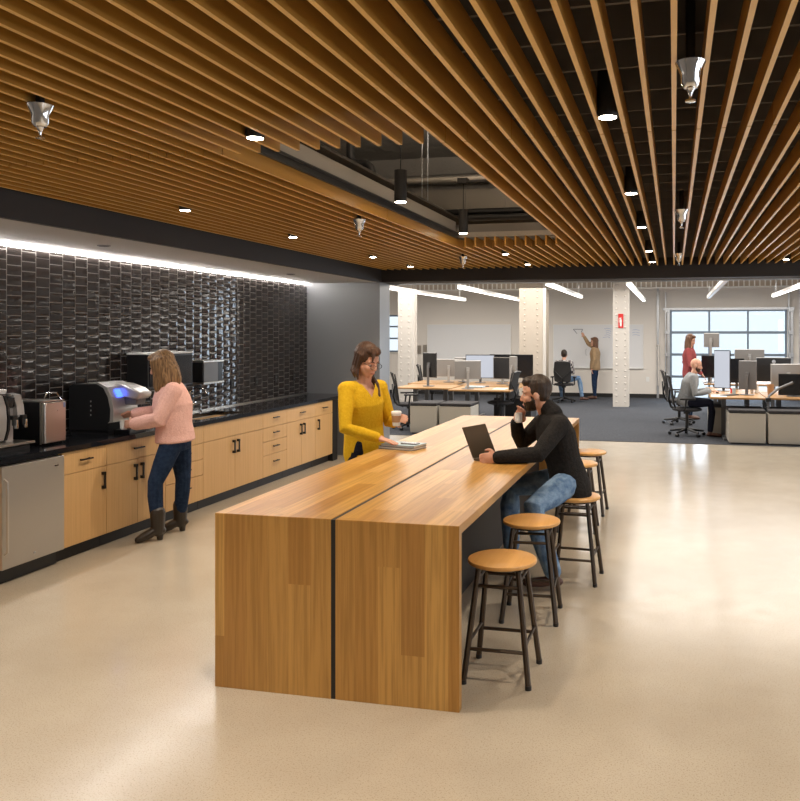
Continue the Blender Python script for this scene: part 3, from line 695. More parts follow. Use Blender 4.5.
# desks
def desk(x0, x1, y0, y1, label):
    t_ = thing('standing_desk', label, 'desk', ((x0+x1)/2, (y0+y1)/2, .006)); a, b = (x1-x0)/2, (y1-y0)/2
    build(MB().box(-a, a, -b, b, .690, .7205), 'desktop', M['desk'], t_, False, .004)
    for s in (-1, 1):
        lg = build(MB().box(s*(a-.25)-.04, s*(a-.25)+.04, -.05, .05, .03, .69), 'leg', M['greyplastic'], t_, False)
        build(MB().box(s*(a-.25)-.035, s*(a-.25)+.035, -b*.85, b*.85, 0, .03), 'foot', M['greyplastic'], lg, False, .006)
    build(MB().box(-a+.2, a-.2, -.03, .03, .64, .69), 'crossbar', M['greyplastic'], t_, False)
desk(-5.33, -4.20, 15.05, 16.15, 'wood-topped desk at left, bearing the tilted dark monitor')
desk(-5.50, -4.45, 16.35, 17.5, 'wood desk behind the leftmost desk, with curved grey monitors')
desk(-4.14, -2.95, 14.68, 15.7, 'wood desk nearer the centre, in front of the white screen')
desk(-4.30, -2.95, 15.9, 17.3, 'wood desk behind the centre desk, left of the cream column')
desk(.585, 1.47, 13.92, 15.25, 'wood desk in front of the bald man, nearest of the right-hand cluster')
desk(1.49, 2.9, 13.98, 15.25, 'wood desk at the right picture edge, behind second pedestal')
desk(.60, 1.9, 15.3, 16.5, 'wood desk in the second row of the right-hand cluster')
desk(.62, 2.3, 17.6, 18.9, 'wood desk in the last row beside the glazed door')
def pedestal(x0, x1, y0, y1, label):
    t_ = thing('storage_pedestal', label, 'pedestal', ((x0+x1)/2, (y0+y1)/2, .0), 0, 'cushion-topped pedestals at the desk ends'); a, b = (x1-x0)/2, (y1-y0)/2
    build(MB().box(-a, a, -b, b, .025, .50), 'case', M['ped'], t_, False, .006)
    build(MB().box(-a-.004, a+.004, -b-.004, b+.004, .50, .555), 'cushion', M['cushion'], t_, False, .018)
    build(MB().box(-a+.03, a-.03, -b+.03, b-.03, 0, .025), 'plinth', M['plastic'], t_, False)
    for k in range(3): 
        dr = build(MB().box(-a-.008, -a+.002, -b+.01, b-.01, .04+.155*k, .185+.155*k), 'drawer', M['ped'], t_, False, .002)
        build(MB().box(-a-.014, -a-.008, -.05, .05, .165+.155*k, .178+.155*k), 'pull', M['steel'], dr, False)
pedestal(-4.56, -4.08, 13.70, 14.3, 'cushioned grey pedestal left of its twin, beside yellow-topped woman')
pedestal(-4.03, -3.46, 13.72, 14.3, 'cushioned grey pedestal right of its twin behind the long table')
pedestal(.865, 1.43, 13.60, 14.35, 'cushioned beige pedestal below the right-hand desk corner')
pedestal(1.475, 2.10, 13.60, 14.35, 'cushioned beige pedestal at the right edge of the picture')
pedestal(.60, .86, 14.55, 15.2, 'narrow pedestal under the desk by the bald man')

# monitors
def monitor(x, y, w, h, yaw, label, back='silver', lit=False, lift=.18, base='round', curve=0, z=.727, tilt=0):
    t_ = thing('monitor', label, 'monitor', (x, y, z), yaw)
    m_ = MB(); N = 8; d = .022; z0 = lift; R = Matrix.Rotation(tilt, 3, 'Y')
    fr_, bk = [], []
    for k in range(N+1):
        u = -w/2+w*k/N; c = -curve*((u/(w/2))**2); fr_.append((u, c))
    vs = []
    for u, c in fr_: vs += [(u, -.01+c, z0), (u, -.01+c, z0+h), (u, .03+c*.6, z0+.01), (u, .03+c*.6, z0+h-.01)]
    fs = []
    for k in range(N):
        a = 4*k; b = a+4; fs += [(a, b, b+1, a+1), (a+2, a+3, b+3, b+2), (a+1, b+1, b+3, a+3), (a, a+2, b+2, b)]
    fs += [(0, 1, 3, 2), (4*N, 4*N+2, 4*N+3, 4*N+1)]
    zc = z0+h/2
    def tl(mb):
        if tilt: mb.v = [tuple(R @ V((p[0], p[1], p[2]-zc)) + V((0,0,zc))) for p in mb.v]
        return mb
    build(tl(m_.add(vs, fs)), 'casing', M['monsilver' if back == 'silver' else back], t_, True)
    s = MB(); vs = []; fs = []
    for u, c in fr_:
        u *= .96; vs += [(u, -.013+c, z0+.015), (u, -.013+c, z0+h-.015), (u, -.0105+c, z0+.015), (u, -.0105+c, z0+h-.015)]
    for k in range(N): a = 4*k; b = a+4; fs += [(a, b, b+1, a+1), (a+2, a+3, b+3, b+2), (a+1, b+1, b+3, a+3), (a, a+2, b+2, b)]
    fs += [(0, 1, 3, 2), (4*N, 4*N+2, 4*N+3, 4*N+1)]
    build(tl(s.add(vs, fs)), 'screen', M['screen_on'] if lit else M['screen_dark'], t_, False)
    build(MB().box(-.03, .03, .03, .06, zc-.05, zc+.05).box(-.025, .025, .05, .075, .01, zc), 'stand_neck', M['greyplastic'] if back != 'silver' else M['silver'], t_, False, .004)
    if base == 'round': build(MB().lathe(0, .04, [(.02, 0), (.12, 0), (.12, .01), (.02, .015)]), 'stand_base', M['greyplastic'], t_)
    else: build(MB().box(-.12, .12, -.06, .14, 0, .012), 'stand_base', M['greyplastic'], t_, False, .004)
    return t_
PI = math.pi
monitor(-4.76, 15.55, .34, .50, 2.7, 'dark upright monitor seen from behind on the leftmost desk', 'plastic', lift=.17, tilt=.0)
monitor(-4.75, 16.9, .62, .38, 3.35, 'curved silver monitor behind the dark upright one', 'silver', curve=.03, lift=.12)
monitor(-4.45, 17.1, .5, .38, 2.8, 'second silver monitor, its top rising behind the curved one', 'silver', lift=.15)
monitor(-3.83, 14.95, .50, .36, 3.45, 'grey-backed monitor on the centre desk, stand facing viewer', 'silver', lift=.18)
monitor(-4.02, 16.75, .62, .50, .1, 'monitor showing a white page behind the centre desk', 'plastic', lit=True, lift=.10)
monitor(-3.50, 16.5, .36, .46, -.15, 'dark upright monitor right of the white-screened one', 'silver', lift=.10)
monitor(-3.18, 16.2, .30, .46, 2.2, 'silver-framed upright monitor turned away beside dark one', 'silver', lift=.13)
monitor(-3.62, 17.15, .55, .33, .0, 'black monitor whose top shows above the dark upright one', 'plastic', lift=.27)
monitor(-3.14, 17.1, .40, .5, .2, 'black monitor against the cream column edge', 'plastic', lift=.10)
monitor(.86, 15.42, .30, .70, -.45, 'tall upright lit screen right of the bald man', 'plastic', lit=True, lift=.05, z=.727)
monitor(.80, 18.3, .33, .31, PI-.35, 'grey monitor raised highest, against the window panes', 'silver', lift=.75)
monitor(.72, 17.9, .30, .46, -.2, 'black upright monitor below the raised grey one', 'plastic', lift=.12)
monitor(1.16, 16.0, .26, .46, .0, 'black screen between the lit screen and dotted grey back', 'plastic', lift=.12)
monitor(1.24, 14.6, .30, .50, 2.75, 'dark-backed upright monitor on a silver stand, mid desk', 'greyplastic', lift=.09)
m6 = monitor(1.84, 16.2, .62, .46, 3.2, 'large dark monitor back with round badge, right cluster', 'plastic', lift=.14)
build(MB().lathe(0, 0, [(.02, 0), (.035, 0), (.035, .004), (.02, .004)]), 'badge', M['alu'], m6).matrix_local = Matrix.Translation((0, .031, .52)) @ Matrix.Rotation(-PI/2, 4, 'X')
monitor(1.95, 15.1, .58, .40, 3.45, 'curved silver-rimmed monitor second from right edge', 'silver', curve=.035, lift=.12)
monitor(1.96, 14.35, .5, .36, -.1, 'black monitor at the right picture edge, nearest the viewer', 'plastic', lift=.02)
monitor(1.55, 17.9, .6, .3, 3.2, 'grey monitor whose top shows against the lower panes', 'silver', lift=.42)
arm = thing('curved_support_stand', 'grey curved support tube reaching right from the desk edge', 'support', (1.50, 13.93, .70))
build(MB().tube([(0, 0, -.69), (0, 0, .0), (.02, .05, .06), (.18, .2, .17), (.42, .3, .27)], .022, 10), 'tube', M['greyplastic'], arm)
build(MB().box(-.04, .04, -.03, .05, -.03, .03), 'clamp', M['plastic'], arm, False)
# small desk things
def kb(x, y, rz, label):
    t_ = thing('keyboard', label, 'keyboard', (x, y, .727), rz); build(MB().box(-.2, .2, -.065, .065, 0, .014), 'case', M['greyplastic'], t_, False, .003); build(MB().box(-.19, .19, -.055, .055, .014, .019), 'keys', M['plastic'], t_, False)
kb(.92, 14.35, .9, 'keyboard on the desk before the bald man')
kb(-3.75, 15.55, .2, 'grey keyboard and blue cover on the centre desk')
tag(build(MB().ell((.75, 14.85, .744), (.03, .05, .018)), 'mouse', M['plastic']), 'black mouse beneath the hands of the bald man', 'mouse')
tag(build(MB().box(.61, .86, 13.98, 14.5, .727, .733), 'paper_sheet', M['paper'], None, False), 'white papers on the right-hand desk corner', 'papers')
tag(build(MB().box(-3.95, -3.6, 15.2, 15.45, .727, .755), 'magazine', M['bluebook'], None, False), 'blue-covered magazine lying on the centre desk', 'magazine')
tag(build(MB().box(-3.35, -3.1, 14.9, 15.3, .727, .731), 'paper_sheet', M['paper'], None, False), 'white sheet near the right end of centre desk', 'papers')
for (xx, yy, r_, h_, mm, lb) in ((1.02, 14.75, .035, .10, 'bluebook', 'pale blue cup beside the dark-backed upright monitor'), (1.42, 15.0, .04, .13, 'paper', 'white cup standing right of the silver monitor stand'), (1.62, 14.7, .06, .18, 'kraft', 'brown pot on the right-hand desk'), (1.0, 15.0, .03, .08, 'red', 'small red pot behind the lit screen'), (1.34, 14.95, .03, .16, 'silver', 'silver bottle behind the monitor stand')):
    t_ = build(MB().lathe(0, 0, [(r_*.7, 0), (r_*.8, .002), (r_, h_), (r_*.85, h_), (r_*.7, .01)]), 'cup', M[mm]); t_.location = (xx, yy, .727); tag(t_, lb, 'cup')
tag(build(MB().box(-3.5, -2.75, 15.75, 16.4, .006, .50), 'storage_box', M['black'], None, False, .01), 'black storage box under the desks behind the man', 'box')  # dark block added as the shade beneath the desks
tag(build(MB().tube([(-.47, 22.66, 1.45), (-.41, 22.62, 1.45), (-.41, 22.62, .35)], .03, 10), 'wall_pipe', M['white2']), 'white pipe on the wall left of the glazed door', 'pipe')
tag(build(MB().box(-.75, -.66, BY-.012, BY, .45, .58), 'wall_outlet', M['signwhite'], None, False), 'white outlet on far wall right of the narrow column', 'outlet')
pb = thing('wall_switch_panel', 'pair of small grey boxes on the far left office wall', 'switch box', (-7.2, BY-.02, 1.3))
build(MB().box(-.12, -.02, -.03, .02, -.12, .12), 'box', M['duct'], pb, False, .004); build(MB().box(.05, .15, -.03, .02, -.1, .14), 'box', M['duct'], pb, False, .004)

# office chairs
def office_chair(label, loc, rz):
    t_ = thing('office_chair', label, 'office chair', loc, rz, 'black mesh task chairs')     # faces local +X
    build(MB().loft([(V((.0,0,z)), V((a,0,0)), V((0,b,0))) for z, a, b in ((.43,.20,.20), (.445,.25,.25), (.475,.255,.255), (.49,.22,.22))], 20), 'seat', M['cushion'], t_)
    back = MB(); rings = []
    for k in range(9):
        u = k/8; z = .55+.50*u; x = -.24-.02*math.sin(u*PI)*-1-.10*u; wd = .21-.035*abs(u-.35)
        rings.append((V((x, 0, z)), V((.012, 0, 0)), V((0, wd, 0))))
    build(back.loft(rings, 20), 'backrest', M['mesh'], t_)
    pts = []
    for s in (-1, 1):
        pts += []
    fr_ = MB().tube([(-.30,-.19,1.03), (-.26,-.215,.8), (-.23,-.20,.58), (-.20,-.05,.48)], .014, 8).tube([(-.30,.19,1.03), (-.26,.215,.8), (-.23,.20,.58), (-.20,.05,.48)], .014, 8).tube([(-.335,-.19,1.04), (-.345,0,1.055), (-.335,.19,1.04)], .014, 8)
    fr_.tube([(-.12,0,.42), (-.27,0,.50), (-.31,0,.62)], .02, 8).tube([(-.31,0,.62), (-.30,.20,.82)], .014, 8).tube([(-.31,0,.62), (-.30,-.20,.82)], .014, 8)
    build(fr_, 'back_frame', M['plastic'], t_)
    for s in (-1, 1):
        a = build(MB().tube([(-.05, s*.22, .44), (-.05, s*.28, .46), (-.03, s*.285, .64)], .016, 8), 'armrest', M['plastic'], t_)
        build(MB().box(-.14, .12, s*.285-.04, s*.285+.04, .64, .67), 'arm_pad', M['plastic'], a, False, .008)
    build(MB().cyl(0, 0, .10, .43, .028).cyl(0, 0, .38, .44, .06), 'gas_lift', M['plastic'], t_)
    b = MB()
    for k in range(5):
        a = 2*PI*k/5+.3; b.tube([(0,0,.12), (.30*math.cos(a), .30*math.sin(a), .075)], [.028, .017], 8)
    build(b, 'star_base', M['plastic'], t_)
    for k in range(5):
        a = 2*PI*k/5+.3; c = V((.30*math.cos(a), .30*math.sin(a), .03)); tx = V((-math.sin(a), math.cos(a), 0))
        build(MB().tube([c-tx*.025, c+tx*.025], .029, 12), 'caster', M['plastic'], t_)
    return t_
oc = office_chair('task chair the bald man in grey hoodie sits on', (.22, 14.52, .006), .05)
dup(oc, (.10, 16.3, .006), .15, 'empty task chair directly behind the bald man')
dup(oc, (-4.80, 14.38, .006), .45, 'empty task chair beside charcoal wall, nearest on the left')
dup(oc, (-5.45, 17.95, .006), .2, 'empty task chair at the back left before the white column')
dup(oc, (-3.22, 15.1, .006), PI-.15, 'task chair with tilted back beside the seated laptop user')
dup(oc, (-2.76, 20.72, .006), PI/2, 'task chair of the plaid-shirted person facing the whiteboard')

# ------------------------------------------------------------------ people
UP = V((0,0,1))
def hand_prims(mb, wrist, d, n, side, curl=.5, k=1.0, thumb=.6):
    """d: finger direction, n: direction the palm faces, side: +1 / -1 which side the thumb leaves"""
    d = V(d).normalized(); n = V(n); n = (n-d*n.dot(d)).normalized(); s = d.cross(n)*side
    c = V(wrist)+d*.045*k
    mb.tube([V(wrist)-d*.02, V(wrist)+d*.02*k], [.024*k, .025*k], 10, True)
    mb.ell(c, (.040*k, .015*k, .048*k), (s, n, d))
    for i, (o_, L) in enumerate(((.029, .072), (.010, .080), (-.010, .075), (-.028, .060))):
        p = V(wrist)+d*.078*k+s*o_*k; dd = d.copy(); pts = [p-d*.03*k]; 
        dirs = dd
        for j, fr_ in enumerate((.45, .30, .25)):
            a = curl*(.5, .9, .7)[j]; dirs = (dirs*math.cos(a)+n*math.sin(a)).normalized()
            nn = (n - dirs*n.dot(dirs)); pts.append(p); p = p+dirs*L*fr_*k
            # rotate palm direction with the finger
        pts.append(p)
        mb.tube(pts, [.0095*k, .0092*k, .0086*k, .0076*k, ][:len(pts)] if len(pts) == 4 else [.0095*k]*2+[.0085*k]*(len(pts)-2), 8, True)
    p0 = V(wrist)+d*.02*k+s*.024*k; p1 = p0+(s*.8+d*.6+n*.3*thumb).normalized()*.035*k; p2 = p1+(s*.25+d*.8+n*thumb).normalized()*.028*k; p3 = p2+(d*.8+n*thumb-s*.1).normalized()*.022*k
    mb.tube([p0, p1, p2, p3], [.014*k, .0115*k, .010*k, .008*k], 8, True)
def head_prims(mb, c, f, u, k=1.0):
    f = V(f).normalized(); u = V(u); u = (u-f*u.dot(f)).normalized(); l = u.cross(f); A = (l, f, u); c = V(c)
    P = lambda a, b, d_: c+f*a*k+l*b*k+u*d_*k
    E = lambda p, ra, rb, rc: mb.ell(p, (rb*k, ra*k, rc*k), A)
    E(P(-.012,0,.022), .097, .075, .098); E(P(.026,0,-.028), .064, .061, .086); E(P(.056,0,-.088), .029, .031, .025)
    mb.tube([P(.080,0,.008), P(.092,0,-.012), P(.100,0,-.030)], [.008*k, .0105*k, .0125*k], 8, True)
    for s in (-1, 1):
        E(P(.092, s*.010, -.034), .009, .008, .007)
        E(P(-.008, s*.076, -.015), .018, .009, .029)
        E(P(.054, s*.034, -.030), .028, .024, .028)
        mb.tube([P(.079, s*.012, .021), P(.070, s*.042, .019)], .009*k, 8, True)
        mb.tube([P(.02, s*.050, -.045), P(.052, s*.024, -.088)], .020*k, 8, True)
    E(P(.078,0,-.062), .016, .024, .014)
    mb.tube([P(.084,-.018,-.062), P(.090,0,-.060), P(.084,.018,-.062)], .006*k, 8, True)
    mb.tube([P(.082,-.014,-.071), P(.088,0,-.072), P(.082,.014,-.071)], .006*k, 8, True)
def face_parts(c, f, u, k, parent, glasses=False):
    f = V(f).normalized(); u = V(u); u = (u-f*u.dot(f)).normalized(); l = u.cross(f); A = (l, f, u); c = V(c); org = parent.location
    P = lambda a, b, d_: c+f*a*k+l*b*k+u*d_*k-org
    for s in (-1, 1):
        e = build(MB().ell(P(.066, s*.030, -.001), (.012*k, .013*k, .0075*k), A), 'eye', M['eyew'], parent)
        build(MB().ell(P(.0752, s*.030, -.002), (.0058*k, .005*k, .0058*k), A), 'iris', M['iris'], e)
        build(MB().tube([P(.0885, s*.014, .023), P(.0835, s*.030, .027), P(.070, s*.046, .022)], .0032*k, 6, True), 'eyebrow', M['hair_brown'], parent)
    build(MB().tube([P(.088,-.017,-.066), P(.0935,0,-.066), P(.088,.017,-.066)], .0042*k, 6, True), 'lips', M['lip'], parent)
    if glasses:
        g = MB()
        for s in (-1, 1):
            g.tube([P(.104, s*.033+.022*math.cos(t), -.004+.018*math.sin(t)) for t in [2*PI*q/12 for q in range(13)]], .0018*k, 6)
            g.tube([P(.104, s*.055, .002), P(.0, s*.082, .002)], .0018*k, 6)
        g.tube([P(.104,-.011,0), P(.106,0,.003), P(.104,.011,0)], .0018*k, 6)
        build(g, 'glasses', M['plastic'], parent)
def hair_prims(mb, c, f, u, k, style):
    f = V(f).normalized(); u = V(u); u = (u-f*u.dot(f)).normalized(); l = u.cross(f); A = (l, f, u); c = V(c)
    P = lambda a, b, d_: c+f*a*k+l*b*k+u*d_*k
    E = lambda p, ra, rb, rc: mb.ell(p, (rb*k, ra*k, rc*k), A)
    if style == 'short':
        E(P(-.026,0,.040), .099, .080, .096); E(P(.03,0,.085), .055, .060, .040); E(P(-.045,0,-.005), .058, .070, .070); E(P(-.018,0,.022), .090, .081, .070)
    elif style == 'buzz':
        E(P(-.030,0,.012), .086, .079, .085)
    else:
        E(P(-.028,0,.036), .104, .087, .100); E(P(.028,0,.092), .058, .064, .034)
def locks(mb, c, f, u, k, length, spread=.09, n=13, droop=None, arc=1.0, front=.0, r=.018):
    f = V(f).normalized(); u = V(u); u = (u-f*u.dot(f)).normalized(); l = u.cross(f); c = V(c); rr = random.Random(5)
    for i in range(n):
        a = (i/(n-1)-.5)*2*PI*.62*arc
        d = -f*math.cos(a)+l*math.sin(a)
        L = length*(1-.12*abs(math.sin(a*1.5)))*rr.uniform(.9, 1.08)
        p0 = c+u*.11*k+d*.03*k; p1 = c+u*.05*k+d*.088*k-f*.012*k; p2 = c-u*.06*k+d*spread*k-f*.01*k
        p3 = V((p2.x, p2.y, p2.z-L*.5))+d*rr.uniform(-.01,.02)+V(droop or (0,0,0))*.5; p4 = V((p3.x, p3.y, p3.z-L*.5))+V(droop or (0,0,0))*.5-d*.015
        mb.tube([p0, p1, p2, p3, p4], [r*.7, r, r*1.05, r, r*.35], 8, True)
def torso(mb, pel, ch, nk, l, f, hip=.17, waist=.135, chest=.165, sh=.17, dep=.11, g=0, low=.10, neckr=.055, bust=0):
    pel, ch, nk = V(pel), V(ch), V(nk); ax = (ch-pel).normalized(); l = V(l).normalized(); f = V(f)
    ff = lambda a: (f-a*f.dot(a)).normalized(); fa = ff(ax); ll = fa.cross(ax)*-1
    ll = (l-ax*l.dot(ax)).normalized()
    fd = ax.cross(ll); fd = fd if fd.dot(f) > 0 else -fd
    H = (ch-pel).length; nx = (nk-ch)
    R = [(pel-ax*low, ll*(hip-.015+g), fd*(dep-.01+g)), (pel-ax*low*.4, ll*(hip+g), fd*(dep+.005+g)), (pel+ax*H*.15, ll*(hip-.01+g), fd*(dep+g)), (pel+ax*H*.45, ll*(waist+g), fd*(dep-.012+g)),
         (ch-ax*H*.2, ll*(chest-.01+g), fd*(dep+g)), (ch, ll*(chest+g), fd*(dep+.006+g)), (ch+nx*.35, ll*(sh+g), fd*(dep-.01+g)), (ch+nx*.62, ll*(sh*.92+g), fd*(dep*.78+g)), (ch+nx*.85, ll*(sh*.55+g), fd*(dep*.62+g)), (nk, ll*(neckr+g), fd*(neckr+g))]
    mb.loft(R, 24)
    if bust:
        for s in (-1, 1): mb.ell(ch-ax*.03+fd*(dep-.035)+ll*s*chest*.40, (.066+g, .050+g, .066+g), (ll, fd, ax))
def arm(mb, a, b, c, r=(.052, .044, .030), g=0, to=1.0):
    a, b, c = V(a), V(b), V(c); e = b.lerp(c, to)
    mb.tube([a, a.lerp(b, .5), b, b.lerp(e, .5), e], [r[0]+g, r[0]*.93+g, r[1]+g, (r[1]+r[2])/2+g, r[2]+g], 14, True)
def leg(mb, a, b, c, r=(.085, .058, .042), g=0, to=1.0):
    a, b, c = V(a), V(b), V(c); e = b.lerp(c, to)
    mb.tube([a, a.lerp(b, .5), b.lerp(a, .06), b.lerp(c, .28), b.lerp(c, .65) if to > .65 else e, e], [r[0]+g, r[0]*.87+g, r[1]+g, r[1]*.98+g, (r[1]+r[2])/2+g, r[2]+g], 14, True)
def shoe(mb, ank, toe_dir, L=.25, heel=0, shaft=0, floor=None):
    ank = V(ank); d = V(toe_dir); d.z = 0; d.normalize(); fz = floor if floor is not None else ank.z-.09
    h = ank - d*.03; q = 1.12 if heel else 1
    pts = [V((h.x, h.y, fz+.040+heel)), V((ank.x, ank.y, fz+.045+heel)) + d*.02, V((ank.x, ank.y, fz+.038+heel*.4)) + d*.09, V((ank.x, ank.y, fz+.032)) + d*(L-.085)]
    mb.tube(pts, [.037*q, .041*q, .043*q, .032*q], 12, True, .85, ref=d.cross(UP))
    mb.tube([ank+UP*.0, V((ank.x, ank.y, fz+.05+heel))], [.042, .044], 12, True)
    if shaft: mb.tube([ank-UP*.04, ank+UP*shaft], [.056, .064], 14, True)
    if heel: mb.tube([V((h.x, h.y, fz+.002)) + d*.012, V((h.x, h.y, fz+.04+heel)) + d*.012], [.026, .034], 10, False)

def person(label, J, f, hf, hu, spec, loc):
    """J joints in world space; f body facing; hf / hu head forward / up"""
    t_ = thing('person', label, 'person', loc)
    L = V(loc); vx = spec.get('voxel', .006); k = spec.get('k', 1.0)
    l = (V(J['shL'])-V(J['shR'])); hipax = V(J['hipL'])-V(J['hipR'])
    tk = dict(spec.get('torso', {}))
    b = MB(); torso(b, J['pelvis'], J['chest'], J['neck'], l, f, g=-.012, **{**tk, 'bust': 0})
    b.tube([V(J['neck'])-UP*.04, V(J['neck']).lerp(V(J['head']), .5), V(J['head'])-V(hf).normalized()*.01], [.056*k, .052*k, .055*k], 12, True)
    head_prims(b, J['head'], hf, hu, k)
    for s in 'LR':
        arm(b, J['sh'+s], J['el'+s], J['wr'+s], r=tuple(q*k for q in (.045, .038, .026)))
        leg(b, J['hip'+s], J['knee'+s], J['ank'+s], r=tuple((q-.010)*k for q in spec.get('legr', (.085, .058, .042))))
        hd_ = spec['hand'+s]; hand_prims(b, J['wr'+s], hd_[0], hd_[1], hd_[2], hd_[3], k*spec.get('hk', 1.0))
    organic(b, 'body', M['skin'], t_, vx, 2, L)
    # top
    b = MB(); torso(b, J['pelvis'], J['chest'], J['neck'], l, f, g=spec.get('tg', .006), **tk)
    for s in 'LR':
        b.tube([V(J['chest']).lerp(V(J['neck']), .55), V(J['sh'+s])], [.075*k, .062*k], 12, True)
        arm(b, J['sh'+s], J['el'+s], J['wr'+s], g=spec.get('ag', .010), to=spec.get('cuff'+s, .93))
    if 'top_extra' in spec: spec['top_extra'](b)
    tp = organic(b, spec.get('topname', 'sweater'), M[spec['top']], t_, vx, spec.get('tit', 4), L)
    if spec.get('vneck'):      # open the neckline so the skin shows
        import bmesh
        dep_, wid_ = spec['vneck']; nk = V(J['neck'])-L; F = V(f).normalized(); S = l.normalized(); bm = bmesh.new(); bm.from_mesh(tp.data); kill = []
        for fc_ in bm.faces:
            q = fc_.calc_center_median()-nk; a = q.dot(F); b_ = abs(q.dot(S)); h = q.z+dep_
            if (h > 0 and b_ < h*wid_ and a > 0) or (q.z > -.03 and math.hypot(a, b_) < .082): kill.append(fc_)
        bmesh.ops.delete(bm, geom=kill, context='FACES'); bm.to_mesh(tp.data); bm.free()
    b = MB(); pel = V(J['pelvis'])
    axd = (V(J['chest'])-pel).normalized(); ll = hipax.normalized(); fd = axd.cross(ll); hw = tk.get('hip', .17)
    b.loft([(pel-axd*.10, ll*(hw-.02), fd*(.10)), (pel-axd*.04, ll*hw, fd*.112), (pel+axd*.06, ll*(hw-.012), fd*.105), (pel+axd*.10, ll*(hw-.025), fd*.095)], 20)
    for s in 'LR': leg(b, J['hip'+s], J['knee'+s], J['ank'+s], r=tuple(q*k for q in spec.get('legr', (.085, .058, .042))), g=.006, to=spec.get('hem', .95))
    organic(b, 'trousers', M[spec['legs']], t_, vx, 3, L)
    for s in 'LR':
        b = MB(); shoe(b, J['ank'+s], spec['toe'+s], **spec.get('shoe', {})); organic(b, spec.get('shoename', 'shoe'), M[spec['shoem']], t_, min(vx, .008), 2, L)
    if spec.get('hair'):
        b = MB(); hair_prims(b, J['head'], hf, hu, k, spec['hair'])
        if 'locks' in spec: spec['locks'](b)
        organic(b, 'hair', M[spec['hairm']], t_, min(vx, .007), 2, L)
    if spec.get('beard'):
        b = MB(); F = V(hf).normalized(); U = V(hu); U = (U-F*U.dot(F)).normalized(); ls = U.cross(F); c = V(J['head'])
        A = (ls, F, U); E = lambda p, ra, rb, rc: b.ell(p, (rb*k, ra*k, rc*k), A)
        E(c+(F*.026-U*.028)*k, .069, .066, .090); E(c+(F*.056-U*.088)*k, .034, .036, .030)
        E(c+(F*.080-U*.058)*k, .015, .026, .017)
        for s in (-1, 1): b.tube([c+(F*.02-U*.045+ls*s*.051)*k, c+(F*.052-U*.088+ls*s*.025)*k], .024*k, 8, True)
        bo = organic(b, 'beard', M[spec['hairm']], t_, .005, 2, L)
        import bmesh
        bm = bmesh.new(); bm.from_mesh(bo.data); kill = []
        for fc_ in bm.faces:
            q = (fc_.calc_center_median()+L-c)/k; aa, bb, hh = q.dot(F), abs(q.dot(ls)), q.dot(U)
            if hh > -.042-max(0, aa-.03)*.15 + (.035 if aa < .03 else 0) or (hh > -.074 and bb < .021 and aa > .05) or aa < .005: kill.append(fc_)
        bmesh.ops.delete(bm, geom=kill, context='FACES'); bm.to_mesh(bo.data); bm.free()
    face_parts(J['head'], hf, hu, k, t_, spec.get('glasses', False))
    return t_

# man at the table
J = dict(pelvis=(-.755,5.96,.715), hipL=(-.76,5.87,.70), hipR=(-.80,6.06,.70), kneeL=(-.955,5.50,.585), ankL=(-.82,5.62,.11), kneeR=(-1.22,6.04,.62), ankR=(-1.20,6.02,.17),
 chest=(-.852,5.961,1.03), neck=(-.913,5.967,1.215), head=(-1.005,5.950,1.345), shL=(-.80,5.803,1.13), shR=(-.985,6.12,1.11), elL=(-.93,5.62,.945), wrL=(-1.205,5.545,.925), elR=(-1.155,6.13,.935), wrR=(-1.165,6.02,1.13))
def collar(b):
    b.tube([(-.87,5.93,1.20), (-.925,5.965,1.245)], [.075, .066], 14, True)
person('man in black zip jacket and jeans seated at the table with laptop', J, (-1,-.08,0), (-1,-.12,-.12), (-.12,0,1),
 dict(torso=dict(hip=.165, waist=.155, chest=.185, sh=.19, dep=.125, low=.15), k=1.08, tg=.01, ag=.018, top='jacket', topname='jacket', legs='jeans', legr=(.09,.066,.052), shoem='shoe', toeL=(-1,-.25,0), toeR=(-1,.1,0),
  handL=((-1,-.08,-.12), (.2,1,-.2), -1, 1.0), handR=((.55,-.2,.9), (-.2,-1,.2), 1, 1.1), hair='short', hairm='hair_dark', beard=True, cuffL=.97, cuffR=.9, top_extra=collar, shoe=dict(L=.27)), (-.80, 5.8, 0))
# woman in yellow
J = dict(pelvis=(-2.50,6.31,.86), hipL=(-2.51,6.40,.84), hipR=(-2.54,6.22,.84), kneeL=(-2.52,6.46,.47), kneeR=(-2.52,6.20,.47), ankL=(-2.54,6.50,.10), ankR=(-2.56,6.20,.10),
 chest=(-2.49,6.26,1.22), neck=(-2.485,6.255,1.415), head=(-2.44,6.228,1.572), shR=(-2.585,6.125,1.34), shL=(-2.40,6.405,1.34), elR=(-2.535,6.00,1.04), wrR=(-2.275,6.05,.965), elL=(-2.34,6.50,1.03), wrL=(-2.235,6.35,1.075))
HF = V((.82,-.38,-.42)); 
def ybob(b):
    f = V((.85,-.45,0)).normalized(); c = V(J['head'])
    locks(b, c, HF, (.4,-.2,.9), 1.05, .10, .085, 11, arc=.9, r=.017)
    l = V((-f.y, f.x, 0)) if True else None
    # ponytail brought forward over her left shoulder
    b.tube([c+V((-.06,.04,-.03)), c+V((-.02,.085,-.12)), c+V((.045,.075,-.20)), c+V((.07,.05,-.29)), c+V((.055,.04,-.36))], [.03, .03, .028, .026, .010], 10, True)
    b.tube([c+V((.075,-.075,.085)), c+V((.085,-.09,.03)), c+V((.08,-.095,-.005))], [.02,.014,.008], 8, True)
